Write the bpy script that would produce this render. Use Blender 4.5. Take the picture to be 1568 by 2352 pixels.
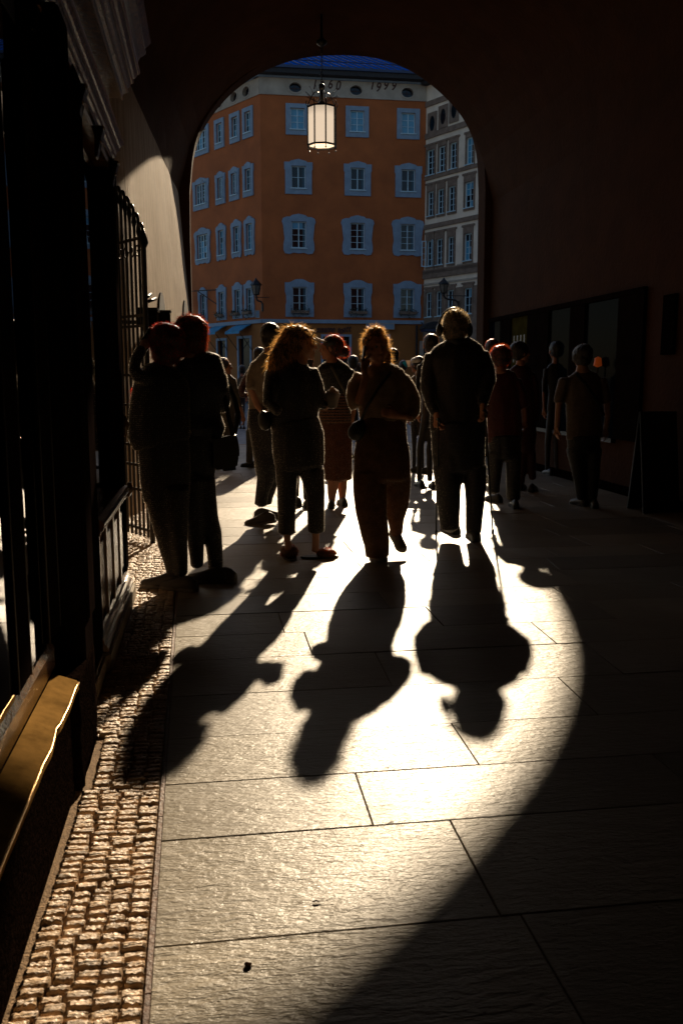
import bpy, bmesh, math, random
from mathutils import Vector, Matrix, noise
random.seed(7)
R = math.radians
PI = math.pi
for o in list(bpy.data.objects):
    bpy.data.objects.remove(o)
S = bpy.context.scene
COL = S.collection

# ------------------------------------------------------------------ camera, sky, sun, exposure
F, PITCH, YAW, CH = 2050.0, math.atan(309/2050), math.atan(304/2050), 1.32
PW, PH = 1568, 2352
cam = bpy.data.objects.new('camera', bpy.data.cameras.new('camera'))
COL.objects.link(cam)
cam.data.sensor_fit = 'VERTICAL'
cam.data.sensor_height = 36
cam.data.lens = 36*F/PH
cam.data.clip_start = 0.05
cam.data.clip_end = 3000
cam.location = (0, 0, CH)
cam.rotation_euler = (PI/2-PITCH, 0, -YAW)
S.camera = cam
cam.data.dof.use_dof = True
cam.data.dof.focus_distance = 7.0
cam.data.dof.aperture_fstop = 8

SUN_EL, SUN_AZ = 24.5, 13.9
w = bpy.data.worlds.new('World')
S.world = w
w.use_nodes = True
nt = w.node_tree
bgn = nt.nodes['Background']
sky = nt.nodes.new('ShaderNodeTexSky')
sky.sky_type = 'NISHITA'
sky.sun_disc = False
sky.sun_elevation = R(SUN_EL)
sky.sun_rotation = R(SUN_AZ)
sky.air_density = 1.0
sky.dust_density = 1.2
sky.ozone_density = 2.0
nt.links.new(sky.outputs[0], bgn.inputs[0])
bgn.inputs[1].default_value = 0.08
sun = bpy.data.objects.new('sun', bpy.data.lights.new('sun', 'SUN'))
COL.objects.link(sun)
sun.data.energy = 5.0
sun.data.angle = R(0.75)
sun.data.color = (1.0, 0.80, 0.555)
sd = Vector((math.sin(R(SUN_AZ))*math.cos(R(SUN_EL)), math.cos(R(SUN_AZ))*math.cos(R(SUN_EL)), math.sin(R(SUN_EL))))
sun.rotation_euler = sd.to_track_quat('Z', 'Y').to_euler()
sun.location = (20, 60, 60)
vs = S.view_settings
vs.view_transform = 'Standard'
vs.look = 'None'
vs.exposure = 0.35
vs.gamma = 1
vs.use_curve_mapping = False
S.render.engine = 'CYCLES'
S.cycles.max_bounces = 6
S.cycles.sample_clamp_indirect = 25

# ------------------------------------------------------------------ photograph pixel -> place
def ray(x, y):
    a, b = (x-PW/2)/F, -(y-PH/2)/F
    c, s = math.cos(PITCH), math.sin(PITCH)
    d = (a, c+b*s, -s+b*c)
    c, s = math.cos(YAW), math.sin(YAW)
    return Vector((d[0]*c+d[1]*s, -d[0]*s+d[1]*c, d[2]))
def gp(x, y, z=0.0):
    d = ray(x, y); t = (z-CH)/d.z
    return Vector((d.x*t, d.y*t, z))
def at(x, y, Y):
    d = ray(x, y); t = Y/d.y
    return Vector((d.x*t, Y, CH+d.z*t))
def atX(x, y, X):
    d = ray(x, y); t = X/d.x
    return Vector((X, d.y*t, CH+d.z*t))
def onpl(x, y, P0, dr):
    """ray against a vertical plane through P0 along dr: (s along the plane, z)"""
    d = ray(x, y); n = Vector((-dr[1], dr[0]))
    t = (P0[0]*n[0]+P0[1]*n[1])/(d.x*n[0]+d.y*n[1])
    return ((d.x*t-P0[0])*dr[0]+(d.y*t-P0[1])*dr[1], CH+d.z*t)

# ------------------------------------------------------------------ materials
def mat(name, col, rough=0.6, metal=0.0, noise_amt=0.25, nscale=6, bump=0.0, bscale=80, spec=0.5, sheen=0.0,
        stretch=(1, 1, 1), col2=None, trans=0.0, coat=0.0, coord='pos', rvar=0.0):
    m = bpy.data.materials.new(name)
    m.use_nodes = True
    t = m.node_tree; N = t.nodes; L = t.links
    p = N['Principled BSDF']
    if coord == 'pos':
        g = N.new('ShaderNodeNewGeometry'); src = g.outputs['Position']
    else:
        g = N.new('ShaderNodeTexCoord'); src = g.outputs['Object']
    mp = N.new('ShaderNodeMapping')
    mp.inputs['Scale'].default_value = stretch
    L.new(src, mp.inputs['Vector'])
    n1 = N.new('ShaderNodeTexNoise')
    n1.inputs['Scale'].default_value = nscale
    n1.inputs['Detail'].default_value = 6
    n1.inputs['Roughness'].default_value = 0.65
    L.new(mp.outputs[0], n1.inputs['Vector'])
    r = N.new('ShaderNodeMapRange')
    r.inputs[1].default_value = 0.34; r.inputs[2].default_value = 0.66
    L.new(n1.outputs[0], r.inputs[0])
    mx = N.new('ShaderNodeMix'); mx.data_type = 'RGBA'
    c2 = col2 or tuple(c*(1-noise_amt) for c in col)
    c1 = col if col2 else tuple(min(1, c*(1+noise_amt)) for c in col)
    mx.inputs[6].default_value = (*c1, 1); mx.inputs[7].default_value = (*c2, 1)
    L.new(r.outputs[0], mx.inputs[0])
    L.new(mx.outputs[2], p.inputs['Base Color'])
    p.inputs['Roughness'].default_value = rough
    if rvar:
        r2 = N.new('ShaderNodeMapRange')
        r2.inputs[3].default_value = rough-rvar; r2.inputs[4].default_value = rough+rvar
        L.new(n1.outputs[0], r2.inputs[0]); L.new(r2.outputs[0], p.inputs['Roughness'])
    p.inputs['Metallic'].default_value = metal
    p.inputs['Specular IOR Level'].default_value = spec
    if sheen:
        p.inputs['Sheen Tint'].default_value = (1, 0.9, 0.8, 1)
        p.inputs['Sheen Weight'].default_value = sheen
        p.inputs['Sheen Roughness'].default_value = 0.25
    if coat:
        p.inputs['Coat Weight'].default_value = coat
    if bump:
        n2 = N.new('ShaderNodeTexNoise')
        n2.inputs['Scale'].default_value = bscale
        n2.inputs['Detail'].default_value = 4
        L.new(mp.outputs[0], n2.inputs['Vector'])
        b = N.new('ShaderNodeBump')
        b.inputs['Strength'].default_value = min(1, bump)
        b.inputs['Distance'].default_value = 0.01
        L.new(n2.outputs[0], b.inputs['Height'])
        L.new(b.outputs[0], p.inputs['Normal'])
    if trans:
        tr = N.new('ShaderNodeBsdfTranslucent')
        L.new(mx.outputs[2], tr.inputs[0])
        ms = N.new('ShaderNodeMixShader'); ms.inputs[0].default_value = trans
        out = N['Material Output']
        L.new(p.outputs[0], ms.inputs[1]); L.new(tr.outputs[0], ms.inputs[2]); L.new(ms.outputs[0], out.inputs[0])
    return m

def glass(name, tint=(0.5, 0.5, 0.5), rough=0.01, ior=1.5):
    m = bpy.data.materials.new(name); m.use_nodes = True
    t = m.node_tree; N = t.nodes; L = t.links
    N.remove(N['Principled BSDF'])
    tr = N.new('ShaderNodeBsdfTransparent'); tr.inputs[0].default_value = (*tint, 1)
    gl = N.new('ShaderNodeBsdfGlossy'); gl.inputs['Roughness'].default_value = rough
    g = N.new('ShaderNodeNewGeometry')
    n = N.new('ShaderNodeTexNoise'); n.inputs['Scale'].default_value = 1.3; L.new(g.outputs['Position'], n.inputs['Vector'])
    b = N.new('ShaderNodeBump'); b.inputs['Strength'].default_value = 0.12; b.inputs['Distance'].default_value = 0.02
    L.new(n.outputs[0], b.inputs['Height']); L.new(b.outputs[0], gl.inputs['Normal'])
    fr = N.new('ShaderNodeFresnel'); fr.inputs[0].default_value = ior
    ms = N.new('ShaderNodeMixShader')
    L.new(fr.outputs[0], ms.inputs[0]); L.new(tr.outputs[0], ms.inputs[1]); L.new(gl.outputs[0], ms.inputs[2])
    L.new(ms.outputs[0], N['Material Output'].inputs[0])
    return m

def slab_mat():
    m = bpy.data.materials.new('split_stone_slab'); m.use_nodes = True
    t = m.node_tree; N = t.nodes; L = t.links; p = N['Principled BSDF']
    g = N.new('ShaderNodeNewGeometry'); oi = N.new('ShaderNodeObjectInfo')
    # every slab gets its own offset and its own coarseness of dressing
    off = N.new('ShaderNodeVectorMath'); off.operation = 'MULTIPLY_ADD'
    cmb = N.new('ShaderNodeCombineXYZ')
    L.new(oi.outputs['Random'], cmb.inputs[0]); L.new(oi.outputs['Random'], cmb.inputs[1])
    L.new(cmb.outputs[0], off.inputs[0]); off.inputs[1].default_value = (37, 53, 0); L.new(g.outputs['Position'], off.inputs[2])
    mp = N.new('ShaderNodeMapping'); mp.inputs['Scale'].default_value = (0.42, 1.35, 1); L.new(off.outputs[0], mp.inputs[0])
    def nz(scale, det, rough=0.6, src=mp.outputs[0], dist=0.0):
        n = N.new('ShaderNodeTexNoise'); n.inputs['Scale'].default_value = scale; n.inputs['Detail'].default_value = det
        n.inputs['Roughness'].default_value = rough; n.inputs['Distortion'].default_value = dist
        L.new(src, n.inputs['Vector']); return n
    a = nz(52, 3, 0.5, dist=0.6); b = nz(170, 2, 0.6); c = nz(14, 2, 0.5); pit = nz(34, 3, 0.7, dist=1.0)
    # chisel ripples
    def math_(op, x, y):
        n = N.new('ShaderNodeMath'); n.operation = op
        for i, q in enumerate((x, y)):
            if hasattr(q, 'default_value') or hasattr(q, 'links'): L.new(q, n.inputs[i])
            else: n.inputs[i].default_value = q
        return n.outputs[0]
    ps = N.new('ShaderNodeMapRange'); ps.inputs[1].default_value = 0.66; ps.inputs[2].default_value = 0.75
    ps.inputs[3].default_value = 0; ps.inputs[4].default_value = -1.1; L.new(pit.outputs[0], ps.inputs[0])
    k = N.new('ShaderNodeMapRange'); k.inputs[3].default_value = 0.35; k.inputs[4].default_value = 1.15; L.new(oi.outputs['Random'], k.inputs[0])
    h = math_('ADD', math_('MULTIPLY', a.outputs[0], 1.0), math_('MULTIPLY', b.outputs[0], 0.42))
    h = math_('ADD', h, math_('MULTIPLY', c.outputs[0], 1.2))
    h = math_('ADD', h, ps.outputs[0])
    h = math_('MULTIPLY', h, k.outputs[0])
    bp = N.new('ShaderNodeBump'); bp.inputs['Strength'].default_value = 0.75; bp.inputs['Distance'].default_value = 0.0068
    L.new(h, bp.inputs['Height']); L.new(bp.outputs[0], p.inputs['Normal'])
    big = nz(2.2, 5, 0.6, g.outputs['Position'])
    mx = N.new('ShaderNodeMix'); mx.data_type = 'RGBA'
    mx.inputs[6].default_value = (0.37, 0.315, 0.235, 1); mx.inputs[7].default_value = (0.25, 0.21, 0.155, 1)
    L.new(big.outputs[0], mx.inputs[0])
    mv = N.new('ShaderNodeMix'); mv.data_type = 'RGBA'; mv.blend_type = 'MULTIPLY'; mv.inputs[0].default_value = 1
    kk = N.new('ShaderNodeMapRange'); kk.inputs[3].default_value = 0.66; kk.inputs[4].default_value = 1.15; L.new(oi.outputs['Random'], kk.inputs[0])
    L.new(mx.outputs[2], mv.inputs[6]); L.new(kk.outputs[0], mv.inputs[7])
    L.new(mv.outputs[2], p.inputs['Base Color'])
    rr = N.new('ShaderNodeMapRange'); rr.inputs[3].default_value = 0.30; rr.inputs[4].default_value = 0.50
    L.new(big.outputs[0], rr.inputs[0]); L.new(rr.outputs[0], p.inputs['Roughness'])
    p.inputs['Specular IOR Level'].default_value = 0.30
    return m

M = {}
M['slab'] = slab_mat()
M['cobble'] = mat('cobble_stone', (0.56, 0.38, 0.22), 0.5, noise_amt=0.45, nscale=30, bump=1.0, bscale=95, stretch=(0.5, 1.5, 1), spec=0.8)
M['mortar'] = mat('sandy_mortar', (0.30, 0.19, 0.10), 0.9, nscale=60, noise_amt=0.4, bump=0.9, bscale=160)
M['rust'] = mat('rusty_edging', (0.13, 0.055, 0.025), 0.6, nscale=40, noise_amt=0.5, bump=0.4)
M['plaza'] = mat('plaza_paving', (0.16, 0.16, 0.165), 0.7, nscale=1.5, bump=0.3, bscale=20)
M['lwall'] = mat('streaked_plaster', (0.54, 0.41, 0.27), 0.75, nscale=5, col2=(0.20, 0.115, 0.05), stretch=(7, 7, 0.30), bump=1.0, bscale=9)
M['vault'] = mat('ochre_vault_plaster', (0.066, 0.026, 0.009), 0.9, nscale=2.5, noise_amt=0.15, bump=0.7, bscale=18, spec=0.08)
M['blackwood'] = mat('black_painted_wood', (0.014, 0.010, 0.008), 0.42, nscale=12, noise_amt=0.4, bump=0.15, bscale=40, stretch=(3, 3, 0.5))
M['panelwood'] = mat('gold_lit_varnished_wood', (0.13, 0.06, 0.018), 0.16, spec=0.9, nscale=10, noise_amt=0.4, bump=0.2, bscale=50, stretch=(3, 3, 0.5))  # brown holds the golden bounce light on the black woodwork
M['brass'] = mat('worn_brass_sheet', (0.27, 0.15, 0.045), 0.6, metal=0.0, spec=0.0, nscale=9, noise_amt=0.35, bump=0.25, bscale=12, rvar=0.15)
M['brass'].node_tree.nodes['Principled BSDF'].inputs['Specular Tint'].default_value = (1, 1, 1, 1)
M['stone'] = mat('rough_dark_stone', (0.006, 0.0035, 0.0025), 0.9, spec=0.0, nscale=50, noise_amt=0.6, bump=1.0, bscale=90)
M['step'] = mat('worn_step_stone', (0.34, 0.28, 0.2), 0.6, nscale=9, noise_amt=0.3, bump=0.4, bscale=60)
M['iron'] = mat('black_wrought_iron', (0.012, 0.011, 0.011), 0.35, metal=0.3, nscale=30, bump=0.3, bscale=60)
M['shopglass'] = glass('shop_glass', (0.35, 0.33, 0.3))
M['interior'] = mat('dark_interior', (0.02, 0.016, 0.014), 0.9)
M['orange'] = mat('orange_stucco', (0.37, 0.105, 0.026), 0.9, nscale=0.7, noise_amt=0.17, bump=0.5, bscale=12)
M['ochre'] = mat('ochre_stucco', (0.28, 0.105, 0.022), 0.9, nscale=0.6, noise_amt=0.15, bump=0.4, bscale=12)
M['band'] = mat('pale_attic_plaster', (0.38, 0.33, 0.26), 0.9, nscale=1.2, noise_amt=0.18)
M['trim'] = mat('pale_grey_trim', (0.22, 0.31, 0.40), 0.8, nscale=3, noise_amt=0.12)
M['trimface'] = mat('white_casement_paint', (0.46, 0.66, 0.74), 0.5, nscale=3, noise_amt=0.06)
M['brownpaint'] = mat('brown_numerals', (0.06, 0.025, 0.018), 0.8)
M['pane'] = mat('window_pane_glass', (0.004, 0.010, 0.016), 0.04, noise_amt=0.1, spec=0.28)  # blue tint stands for sky reflected in the upper windows
M['blind'] = mat('pale_blue_blind', (0.03, 0.25, 0.41), 0.35, nscale=2, noise_amt=0.15, spec=0.8)
M['curtain'] = mat('net_curtain', (0.05, 0.10, 0.13), 0.9, nscale=10, stretch=(4, 4, 0.5))
M['roof'] = mat('sky_tinted_sheet_roof', (0.003, 0.10, 0.46), 1.0, spec=0.0, nscale=2, noise_amt=0.12)  # blue of the reflected sky put into the sheet metal colour
M['seam'] = mat('dark_roof_seam', (0.01, 0.03, 0.09), 0.5)
M['gutter'] = mat('dark_eaves_board', (0.02, 0.02, 0.022), 0.8)
M['white'] = mat('off_white_stucco', (0.74, 0.64, 0.50), 0.9, nscale=0.8, noise_amt=0.15)
M['brown'] = mat('brown_grey_stone_trim', (0.20, 0.145, 0.105), 0.9, nscale=3)
M['awning'] = mat('blue_awning_cloth', (0.05, 0.25, 0.42), 0.8, nscale=3)
M['lampglass'] = mat('lamp_glass', (0.10, 0.09, 0.07), 0.15, spec=0.8)
M['foliage'] = mat('dark_foliage', (0.02, 0.035, 0.015), 0.7, nscale=20)
M['matt_black'] = mat('matt_black_frame', (0.012, 0.008, 0.007), 0.9, spec=0.0)
M['skin'] = mat('skin', (0.42, 0.21, 0.13), 0.5, nscale=20, noise_amt=0.1, coord='obj')
M['skin2'] = mat('tanned_skin', (0.36, 0.15, 0.08), 0.5, nscale=20, noise_amt=0.1, coord='obj')

# ------------------------------------------------------------------ mesh helpers
def tag(o, label=None, cat=None, group=None, kind=None):
    if label: o['label'] = label
    if cat: o['category'] = cat
    if group: o['group'] = group
    if kind: o['kind'] = kind
    return o
def thing(name, label, cat, loc=(0, 0, 0), group=None):
    o = bpy.data.objects.new(name, None); COL.objects.link(o)
    o.location = loc; o.empty_display_size = 0.1
    return tag(o, label, cat, group)
def link(name, me, parent=None, m=None):
    if m is not None:
        me.materials.clear(); me.materials.append(m)
    o = bpy.data.objects.new(name, me); COL.objects.link(o)
    if parent:
        o.parent = parent
    return o
def wloc(p):
    v = Vector((0, 0, 0))
    while p: v = v+p.location; p = p.parent
    return v
def obj(name, bm, m, parent=None, smooth=False, kind=None):
    """bm is in world coordinates; the mesh becomes local to its parent"""
    bmesh.ops.recalc_face_normals(bm, faces=bm.faces)
    me = bpy.data.meshes.new(name); bm.to_mesh(me); bm.free()
    if parent:
        me.transform(Matrix.Translation(-wloc(parent)))
    if smooth:
        for p in me.polygons: p.use_smooth = True
    o = link(name, me, parent, m)
    if kind: o['kind'] = kind
    return o
def BM(): return bmesh.new()
def box(bm, x0, x1, y0, y1, z0, z1, mtx=None):
    vs_ = [bm.verts.new((x, y, z)) for x in (x0, x1) for y in (y0, y1) for z in (z0, z1)]
    for f in ((0, 1, 3, 2), (4, 6, 7, 5), (0, 4, 5, 1), (2, 3, 7, 6), (0, 2, 6, 4), (1, 5, 7, 3)):
        bm.faces.new([vs_[i] for i in f])
    if mtx:
        for v in vs_: v.co = mtx @ v.co
    return vs_
def tube(bm, pts, seg=12, cap=True):
    """pts: (centre Vector, half width, half depth)"""
    pts = [(Vector(p[0]), p[1], p[2] if len(p) > 2 else p[1]) for p in pts]
    n = len(pts)
    dirs = []
    for i in range(n):
        a = pts[max(0, i-1)][0]; b = pts[min(n-1, i+1)][0]
        t = (b-a)
        dirs.append(t.normalized() if t.length > 1e-9 else Vector((0, 0, 1)))
    rings = []
    prev = None
    for (c, rw, rd), t in zip(pts, dirs):
        ref = Vector((0, 1, 0))
        if abs(t.dot(ref)) > 0.92: ref = Vector((0, 0, 1))
        wv = t.cross(ref).normalized()
        if prev is not None and wv.dot(prev) < 0: wv = -wv
        prev = wv
        dv = wv.cross(t).normalized()
        rings.append([bm.verts.new(c+wv*rw*math.cos(2*PI*k/seg)+dv*rd*math.sin(2*PI*k/seg)) for k in range(seg)])
    for i in range(n-1):
        for k in range(seg):
            bm.faces.new((rings[i][k], rings[i][(k+1) % seg], rings[i+1][(k+1) % seg], rings[i+1][k]))
    if cap:
        for ring, (c, rw, rd), t, sg in ((rings[0], pts[0], dirs[0], -1), (rings[-1], pts[-1], dirs[-1], 1)):
            v = bm.verts.new(c+t*sg*min(rw, rd)*0.45)
            for k in range(seg):
                bm.faces.new((ring[k], ring[(k+1) % seg], v) if sg > 0 else (ring[(k+1) % seg], ring[k], v))
def rod(bm, a, b, r, seg=6):
    tube(bm, [(Vector(a), r), (Vector(b), r)], seg)
def ell(bm, c, rx, ry, rz, sub=2, rot=None):
    mt = Matrix.Translation(Vector(c))
    if rot: mt = mt @ rot
    mt = mt @ Matrix.Diagonal((rx, ry, rz, 1))
    bmesh.ops.create_icosphere(bm, subdivisions=sub, radius=1, matrix=mt)
def prism(bm, outline, y0, y1, fn=None):
    """outline: list of (x,z); extruded along y"""
    fn = fn or (lambda a, y, z: Vector((a, y, z)))
    A = [bm.verts.new(fn(x, y0, z)) for x, z in outline]
    B = [bm.verts.new(fn(x, y1, z)) for x, z in outline]
    n = len(outline)
    bm.faces.new(A); bm.faces.new(B[::-1])
    for i in range(n):
        bm.faces.new((A[i], B[i], B[(i+1) % n], A[(i+1) % n]))
def sheet_with_holes(bm, loops, fn, thick=None):
    """loops: first outer then holes, of (a,z); fn(a,z,depth)->Vector. Filled front, and back + sides if thick."""
    def lay(dep):
        edges = []; rings = []
        for lp in loops:
            vv = [bm.verts.new(fn(a, z, dep)) for a, z in lp]
            rings.append(vv)
            edges += [bm.edges.new((vv[i], vv[(i+1) % len(vv)])) for i in range(len(vv))]
        bmesh.ops.triangle_fill(bm, edges=edges, use_beauty=True, use_dissolve=False)
        return rings
    r0 = lay(0)
    if thick:
        r1 = lay(thick)
        for a, b in zip(r0, r1):
            for i in range(len(a)):
                bm.faces.new((a[i], a[(i+1) % len(a)], b[(i+1) % len(a)], b[i]))
def rect(a0, a1, z0, z1): return [(a0, z0), (a1, z0), (a1, z1), (a0, z1)]
def oval(ca, cz, ra, rz, n=20): return [(ca+ra*math.cos(2*PI*i/n), cz+rz*math.sin(2*PI*i/n)) for i in range(n)]
def remesh(bm, voxel, fold=0.0, fscale=6.0, smooth=2, fz=0.35):
    me = bpy.data.meshes.new('tmp'); bm.to_mesh(me); bm.free()
    o = bpy.data.objects.new('tmp', me); COL.objects.link(o)
    md = o.modifiers.new('r', 'REMESH'); md.mode = 'VOXEL'; md.voxel_size = voxel; md.adaptivity = 0
    sm = o.modifiers.new('s', 'SMOOTH'); sm.iterations = smooth; sm.factor = 0.5
    dg = bpy.context.evaluated_depsgraph_get()
    me2 = bpy.data.meshes.new_from_object(o.evaluated_get(dg))
    bpy.data.objects.remove(o); bpy.data.meshes.remove(me)
    b2 = BM(); b2.from_mesh(me2); bpy.data.meshes.remove(me2)
    if fold:
        b2.normal_update()
        for v in b2.verts:
            p = v.co
            q = Vector((p.x*fscale, p.y*fscale, p.z*fscale*fz))
            d = abs(noise.noise(q))*1.6-0.35 + 0.4*noise.noise(q*2.7)
            v.co = p+v.normal*d*fold
    return b2
def text_mesh(txt, size, depth, shear=0.0, spacing=1.0):
    cu = bpy.data.curves.new('txt', 'FONT'); cu.offset = 0.012; cu.body = txt; cu.size = size; cu.extrude = depth; cu.shear = shear
    cu.align_x = 'CENTER'; cu.align_y = 'CENTER'; cu.space_character = spacing
    o = bpy.data.objects.new('txt', cu); COL.objects.link(o)
    dg = bpy.context.evaluated_depsgraph_get()
    me = bpy.data.meshes.new_from_object(o.evaluated_get(dg))
    bpy.data.objects.remove(o)
    return me
# ================================================================== GROUND
ground = BM()
box(ground, -600, 600, -600, 900, -0.6, -0.035)
g = obj('ground', ground, M['plaza']); tag(g, kind='structure', label='grey plaza paving beyond the archway')

# paving slabs of the passage: rows read off the joints in the photograph
pav = BM(); box(pav, -0.16, 4.7, -3.0, 18.0, -0.03, -0.006)
pave = obj('pavement', pav, M['mortar']); tag(pave, kind='structure', label='pale split stone slabs laid in rows across the passage floor')
rows = [-1.2, -0.75, -0.3, 0.1, 0.55, 1.0, 1.46, 1.96, 2.45, 2.81, 3.19, 3.64, 4.12, 4.52, 4.93, 5.33, 5.78]
while rows[-1] < 17.5: rows.append(rows[-1]+random.uniform(0.38, 0.5))
fixed = {1.96: [(1050, 1912, 1165, 2137)], 2.45: [(825, 1797, 862, 1915)], 2.81: [(1050, 1680, 1118, 1785)],
         3.19: [(1310, 1577, 1400, 1668)], 3.64: [(865, 1500, 905, 1590), (1366, 1490, 1457, 1570)],
         4.12: [(700, 1455, 717, 1503), (1235, 1440, 1290, 1490)], 4.93: [(876, 1366, 890, 1390)], 5.33: [(1359, 1357, 1385, 1372)],
         5.78: [(824, 1298, 850, 1325), (1240, 1270, 1260, 1300)]}
def xe(Y): return -0.15-0.016*(Y-1.7)
def slab(x0, x1, y0, y1, sk0=0, sk1=0):
    b = BM(); j = 0.0017; e = 0.002
    dz = random.uniform(-0.0015, 0.0015)
    def q(z, i):
        return [(x0+sk0*0+i+j, y0+i+j), (x1-i-j, y0+i+j), (x1+sk1-i-j, y1-i-j), (x0+sk0+i+j, y1-i-j)], z
    lay = []
    for z, i in ((-0.03, 0), (dz-e, 0), (dz, e)):
        pts, z = q(z, i)
        lay.append([b.verts.new((x, y, z)) for x, y in pts])
    for A, B in zip(lay, lay[1:]):
        for k in range(4): b.faces.new((A[k], A[(k+1) % 4], B[(k+1) % 4], B[k]))
    b.faces.new(lay[-1]); b.faces.new(lay[0][::-1])
    obj('slab', b, M['slab'], pave)
for y0, y1 in zip(rows, rows[1:]):
    js = []
    for k, v in fixed.items():
        if abs(k-y0) < 0.02:
            for (a, b_, c, d) in v:
                p0, p1 = gp(c, d), gp(a, b_)
                js.append(((p0.x+p1.x)/2, max(-0.1, min(0.1, (p1.x-p0.x)*0.5))))
    if not js:
        x = random.uniform(0.3, 1.1)
        while x < 4.3:
            js.append((x, 0)); x += random.uniform(0.8, 1.35)
    else:
        x = js[-1][0]+random.uniform(0.9, 1.3)
        while x < 4.3:
            js.append((x, 0)); x += random.uniform(0.8, 1.35)
    tilt = 0.0
    ed = [(xe(y0), xe(y1)-xe(y0))]+js+[(4.62, 0)]
    for (a, sa), (b_, sb) in zip(ed, ed[1:]):
        slab(a-sa*0.5 if a > 0 else a, b_-sb*0.5, y0, y1, sa, sb)
# rusty edging between slabs and cobbles
b = BM()
for k in range(40):
    ya, yb = -1+k*0.4, -1+k*0.4+0.395
    v = [b.verts.new(p) for p in ((xe(ya)-0.011, ya, 0.001), (xe(ya)+0.001, ya, 0.001), (xe(yb)+0.001, yb, 0.001), (xe(yb)-0.011, yb, 0.001),
                                  (xe(ya)-0.011, ya, -0.03), (xe(ya)+0.001, ya, -0.03), (xe(yb)+0.001, yb, -0.03), (xe(yb)-0.011, yb, -0.03))]
    for f in ((0, 1, 2, 3), (4, 7, 6, 5), (0, 4, 5, 1), (1, 5, 6, 2), (2, 6, 7, 3), (3, 7, 4, 0)): b.faces.new([v[i] for i in f])
cob = BM()
# lumpy mortar bed
ny, nx = 330, 26
gr = []
for iy in range(ny+1):
    Y = -1.0+iy*0.036
    r_ = []
    for ix in range(nx+1):
        x = -1.15+ix*(xe(Y)-0.012+1.15)/nx
        r_.append(cob.verts.new((x, Y, -0.012+0.007*noise.noise(Vector((x*22, Y*22, 0))))))
    gr.append(r_)
for iy in range(ny):
    for ix in range(nx):
        cob.faces.new((gr[iy][ix], gr[iy][ix+1], gr[iy+1][ix+1], gr[iy+1][ix]))
cobs = obj('cobbled_gutter', cob, M['mortar'], smooth=True); tag(cobs, kind='structure', label='narrow strip of small worn cobbles in sandy mortar along the left wall')
obj('metal_edging', b, M['rust'], cobs)
# cobble kinds
kinds = []
for kk in range(9):
    b = BM(); nx_, ny_ = 7, 5
    top = []
    for iy in range(ny_+1):
        for ix in range(nx_+1):
            u, v_ = ix/nx_*2-1, iy/ny_*2-1
            ed = max(abs(u)**8, abs(v_)**6)
            z = 0.0035*(1-ed)+0.0050*noise.noise(Vector((u*3.0+kk*9, v_*3.8, kk)))
            top.append(b.verts.new((u*0.5*(1-0.04*abs(v_)**3)+0.02*noise.noise(Vector((u*3, v_*3, kk+40))), v_*0.5*(1-0.06*abs(u)**3)+0.03*noise.noise(Vector((u*3+7, v_*3, kk+40))), z)))
    for iy in range(ny_):
        for ix in range(nx_):
            i = iy*(nx_+1)+ix
            b.faces.new((top[i], top[i+1], top[i+nx_+2], top[i+nx_+1]))
    be = [e for e in b.edges if e.is_boundary]
    r_ = bmesh.ops.extrude_edge_only(b, edges=be)
    for v in r_['geom']:
        if isinstance(v, bmesh.types.BMVert): v.co.z = -0.028
    bmesh.ops.recalc_face_normals(b, faces=b.faces)
    me = bpy.data.meshes.new('cobble'); b.to_mesh(me); b.free()
    for p in me.polygons: p.use_smooth = True
    me.materials.append(M['cobble']); kinds.append(me)
def wallx(Y):
    if Y < 2.80: return -0.452
    if Y < 3.26: return -0.425
    if Y < 5.45: return -0.50
    return -0.80
spots = []
Y = 1.05
while Y < 13.2:
    lx = wallx(Y)+0.02+0.006*math.sin(Y*3)
    x = xe(Y)-0.014
    n = 0
    rowh = random.uniform(0.026, 0.037)
    avail = x-lx; nn_ = max(3, round(avail/0.057)); ws = [random.uniform(0.8, 1.2) for _ in range(nn_)]; sw = sum(ws)
    for wk in ws:
        wd = wk/sw*avail
        h = rowh*random.uniform(0.82, 1.06)
        wob = 0.006*math.sin(Y*2.1+n*1.7)
        if True:
            spots.append((x-wd/2+wob*0.3, Y+rowh/2+0.008*math.sin(x*25+Y)+random.uniform(-0.003, 0.003), wd-0.0035, h-0.0022, random.gauss(0, 0.05), random.uniform(-0.004, 0.004)))
        x -= wd; n += 1
    Y += rowh
rest = BM()
for i, (x, y, wx, wy, a, dz) in enumerate(spots):
    me = kinds[i*7 % 9]
    if i < 300:
        o = link('cobble', me, cobs); o.location = (x, y, dz); o.rotation_euler = (random.gauss(0, 0.05), random.gauss(0, 0.04), a+(PI if random.random() < .5 else 0)); o.scale = (wx, wy, 1)
    else:
        n0 = len(rest.verts)
        rest.from_mesh(me); rest.verts.ensure_lookup_table()
        mt = Matrix.Translation((x, y, dz)) @ Matrix.Rotation(a, 4, 'Z') @ Matrix.Diagonal((wx, wy, 1, 1))
        for v in rest.verts[n0:]: v.co = mt @ v.co
obj('cobbles', rest, M['cobble'], cobs, smooth=True, kind='stuff')
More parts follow.
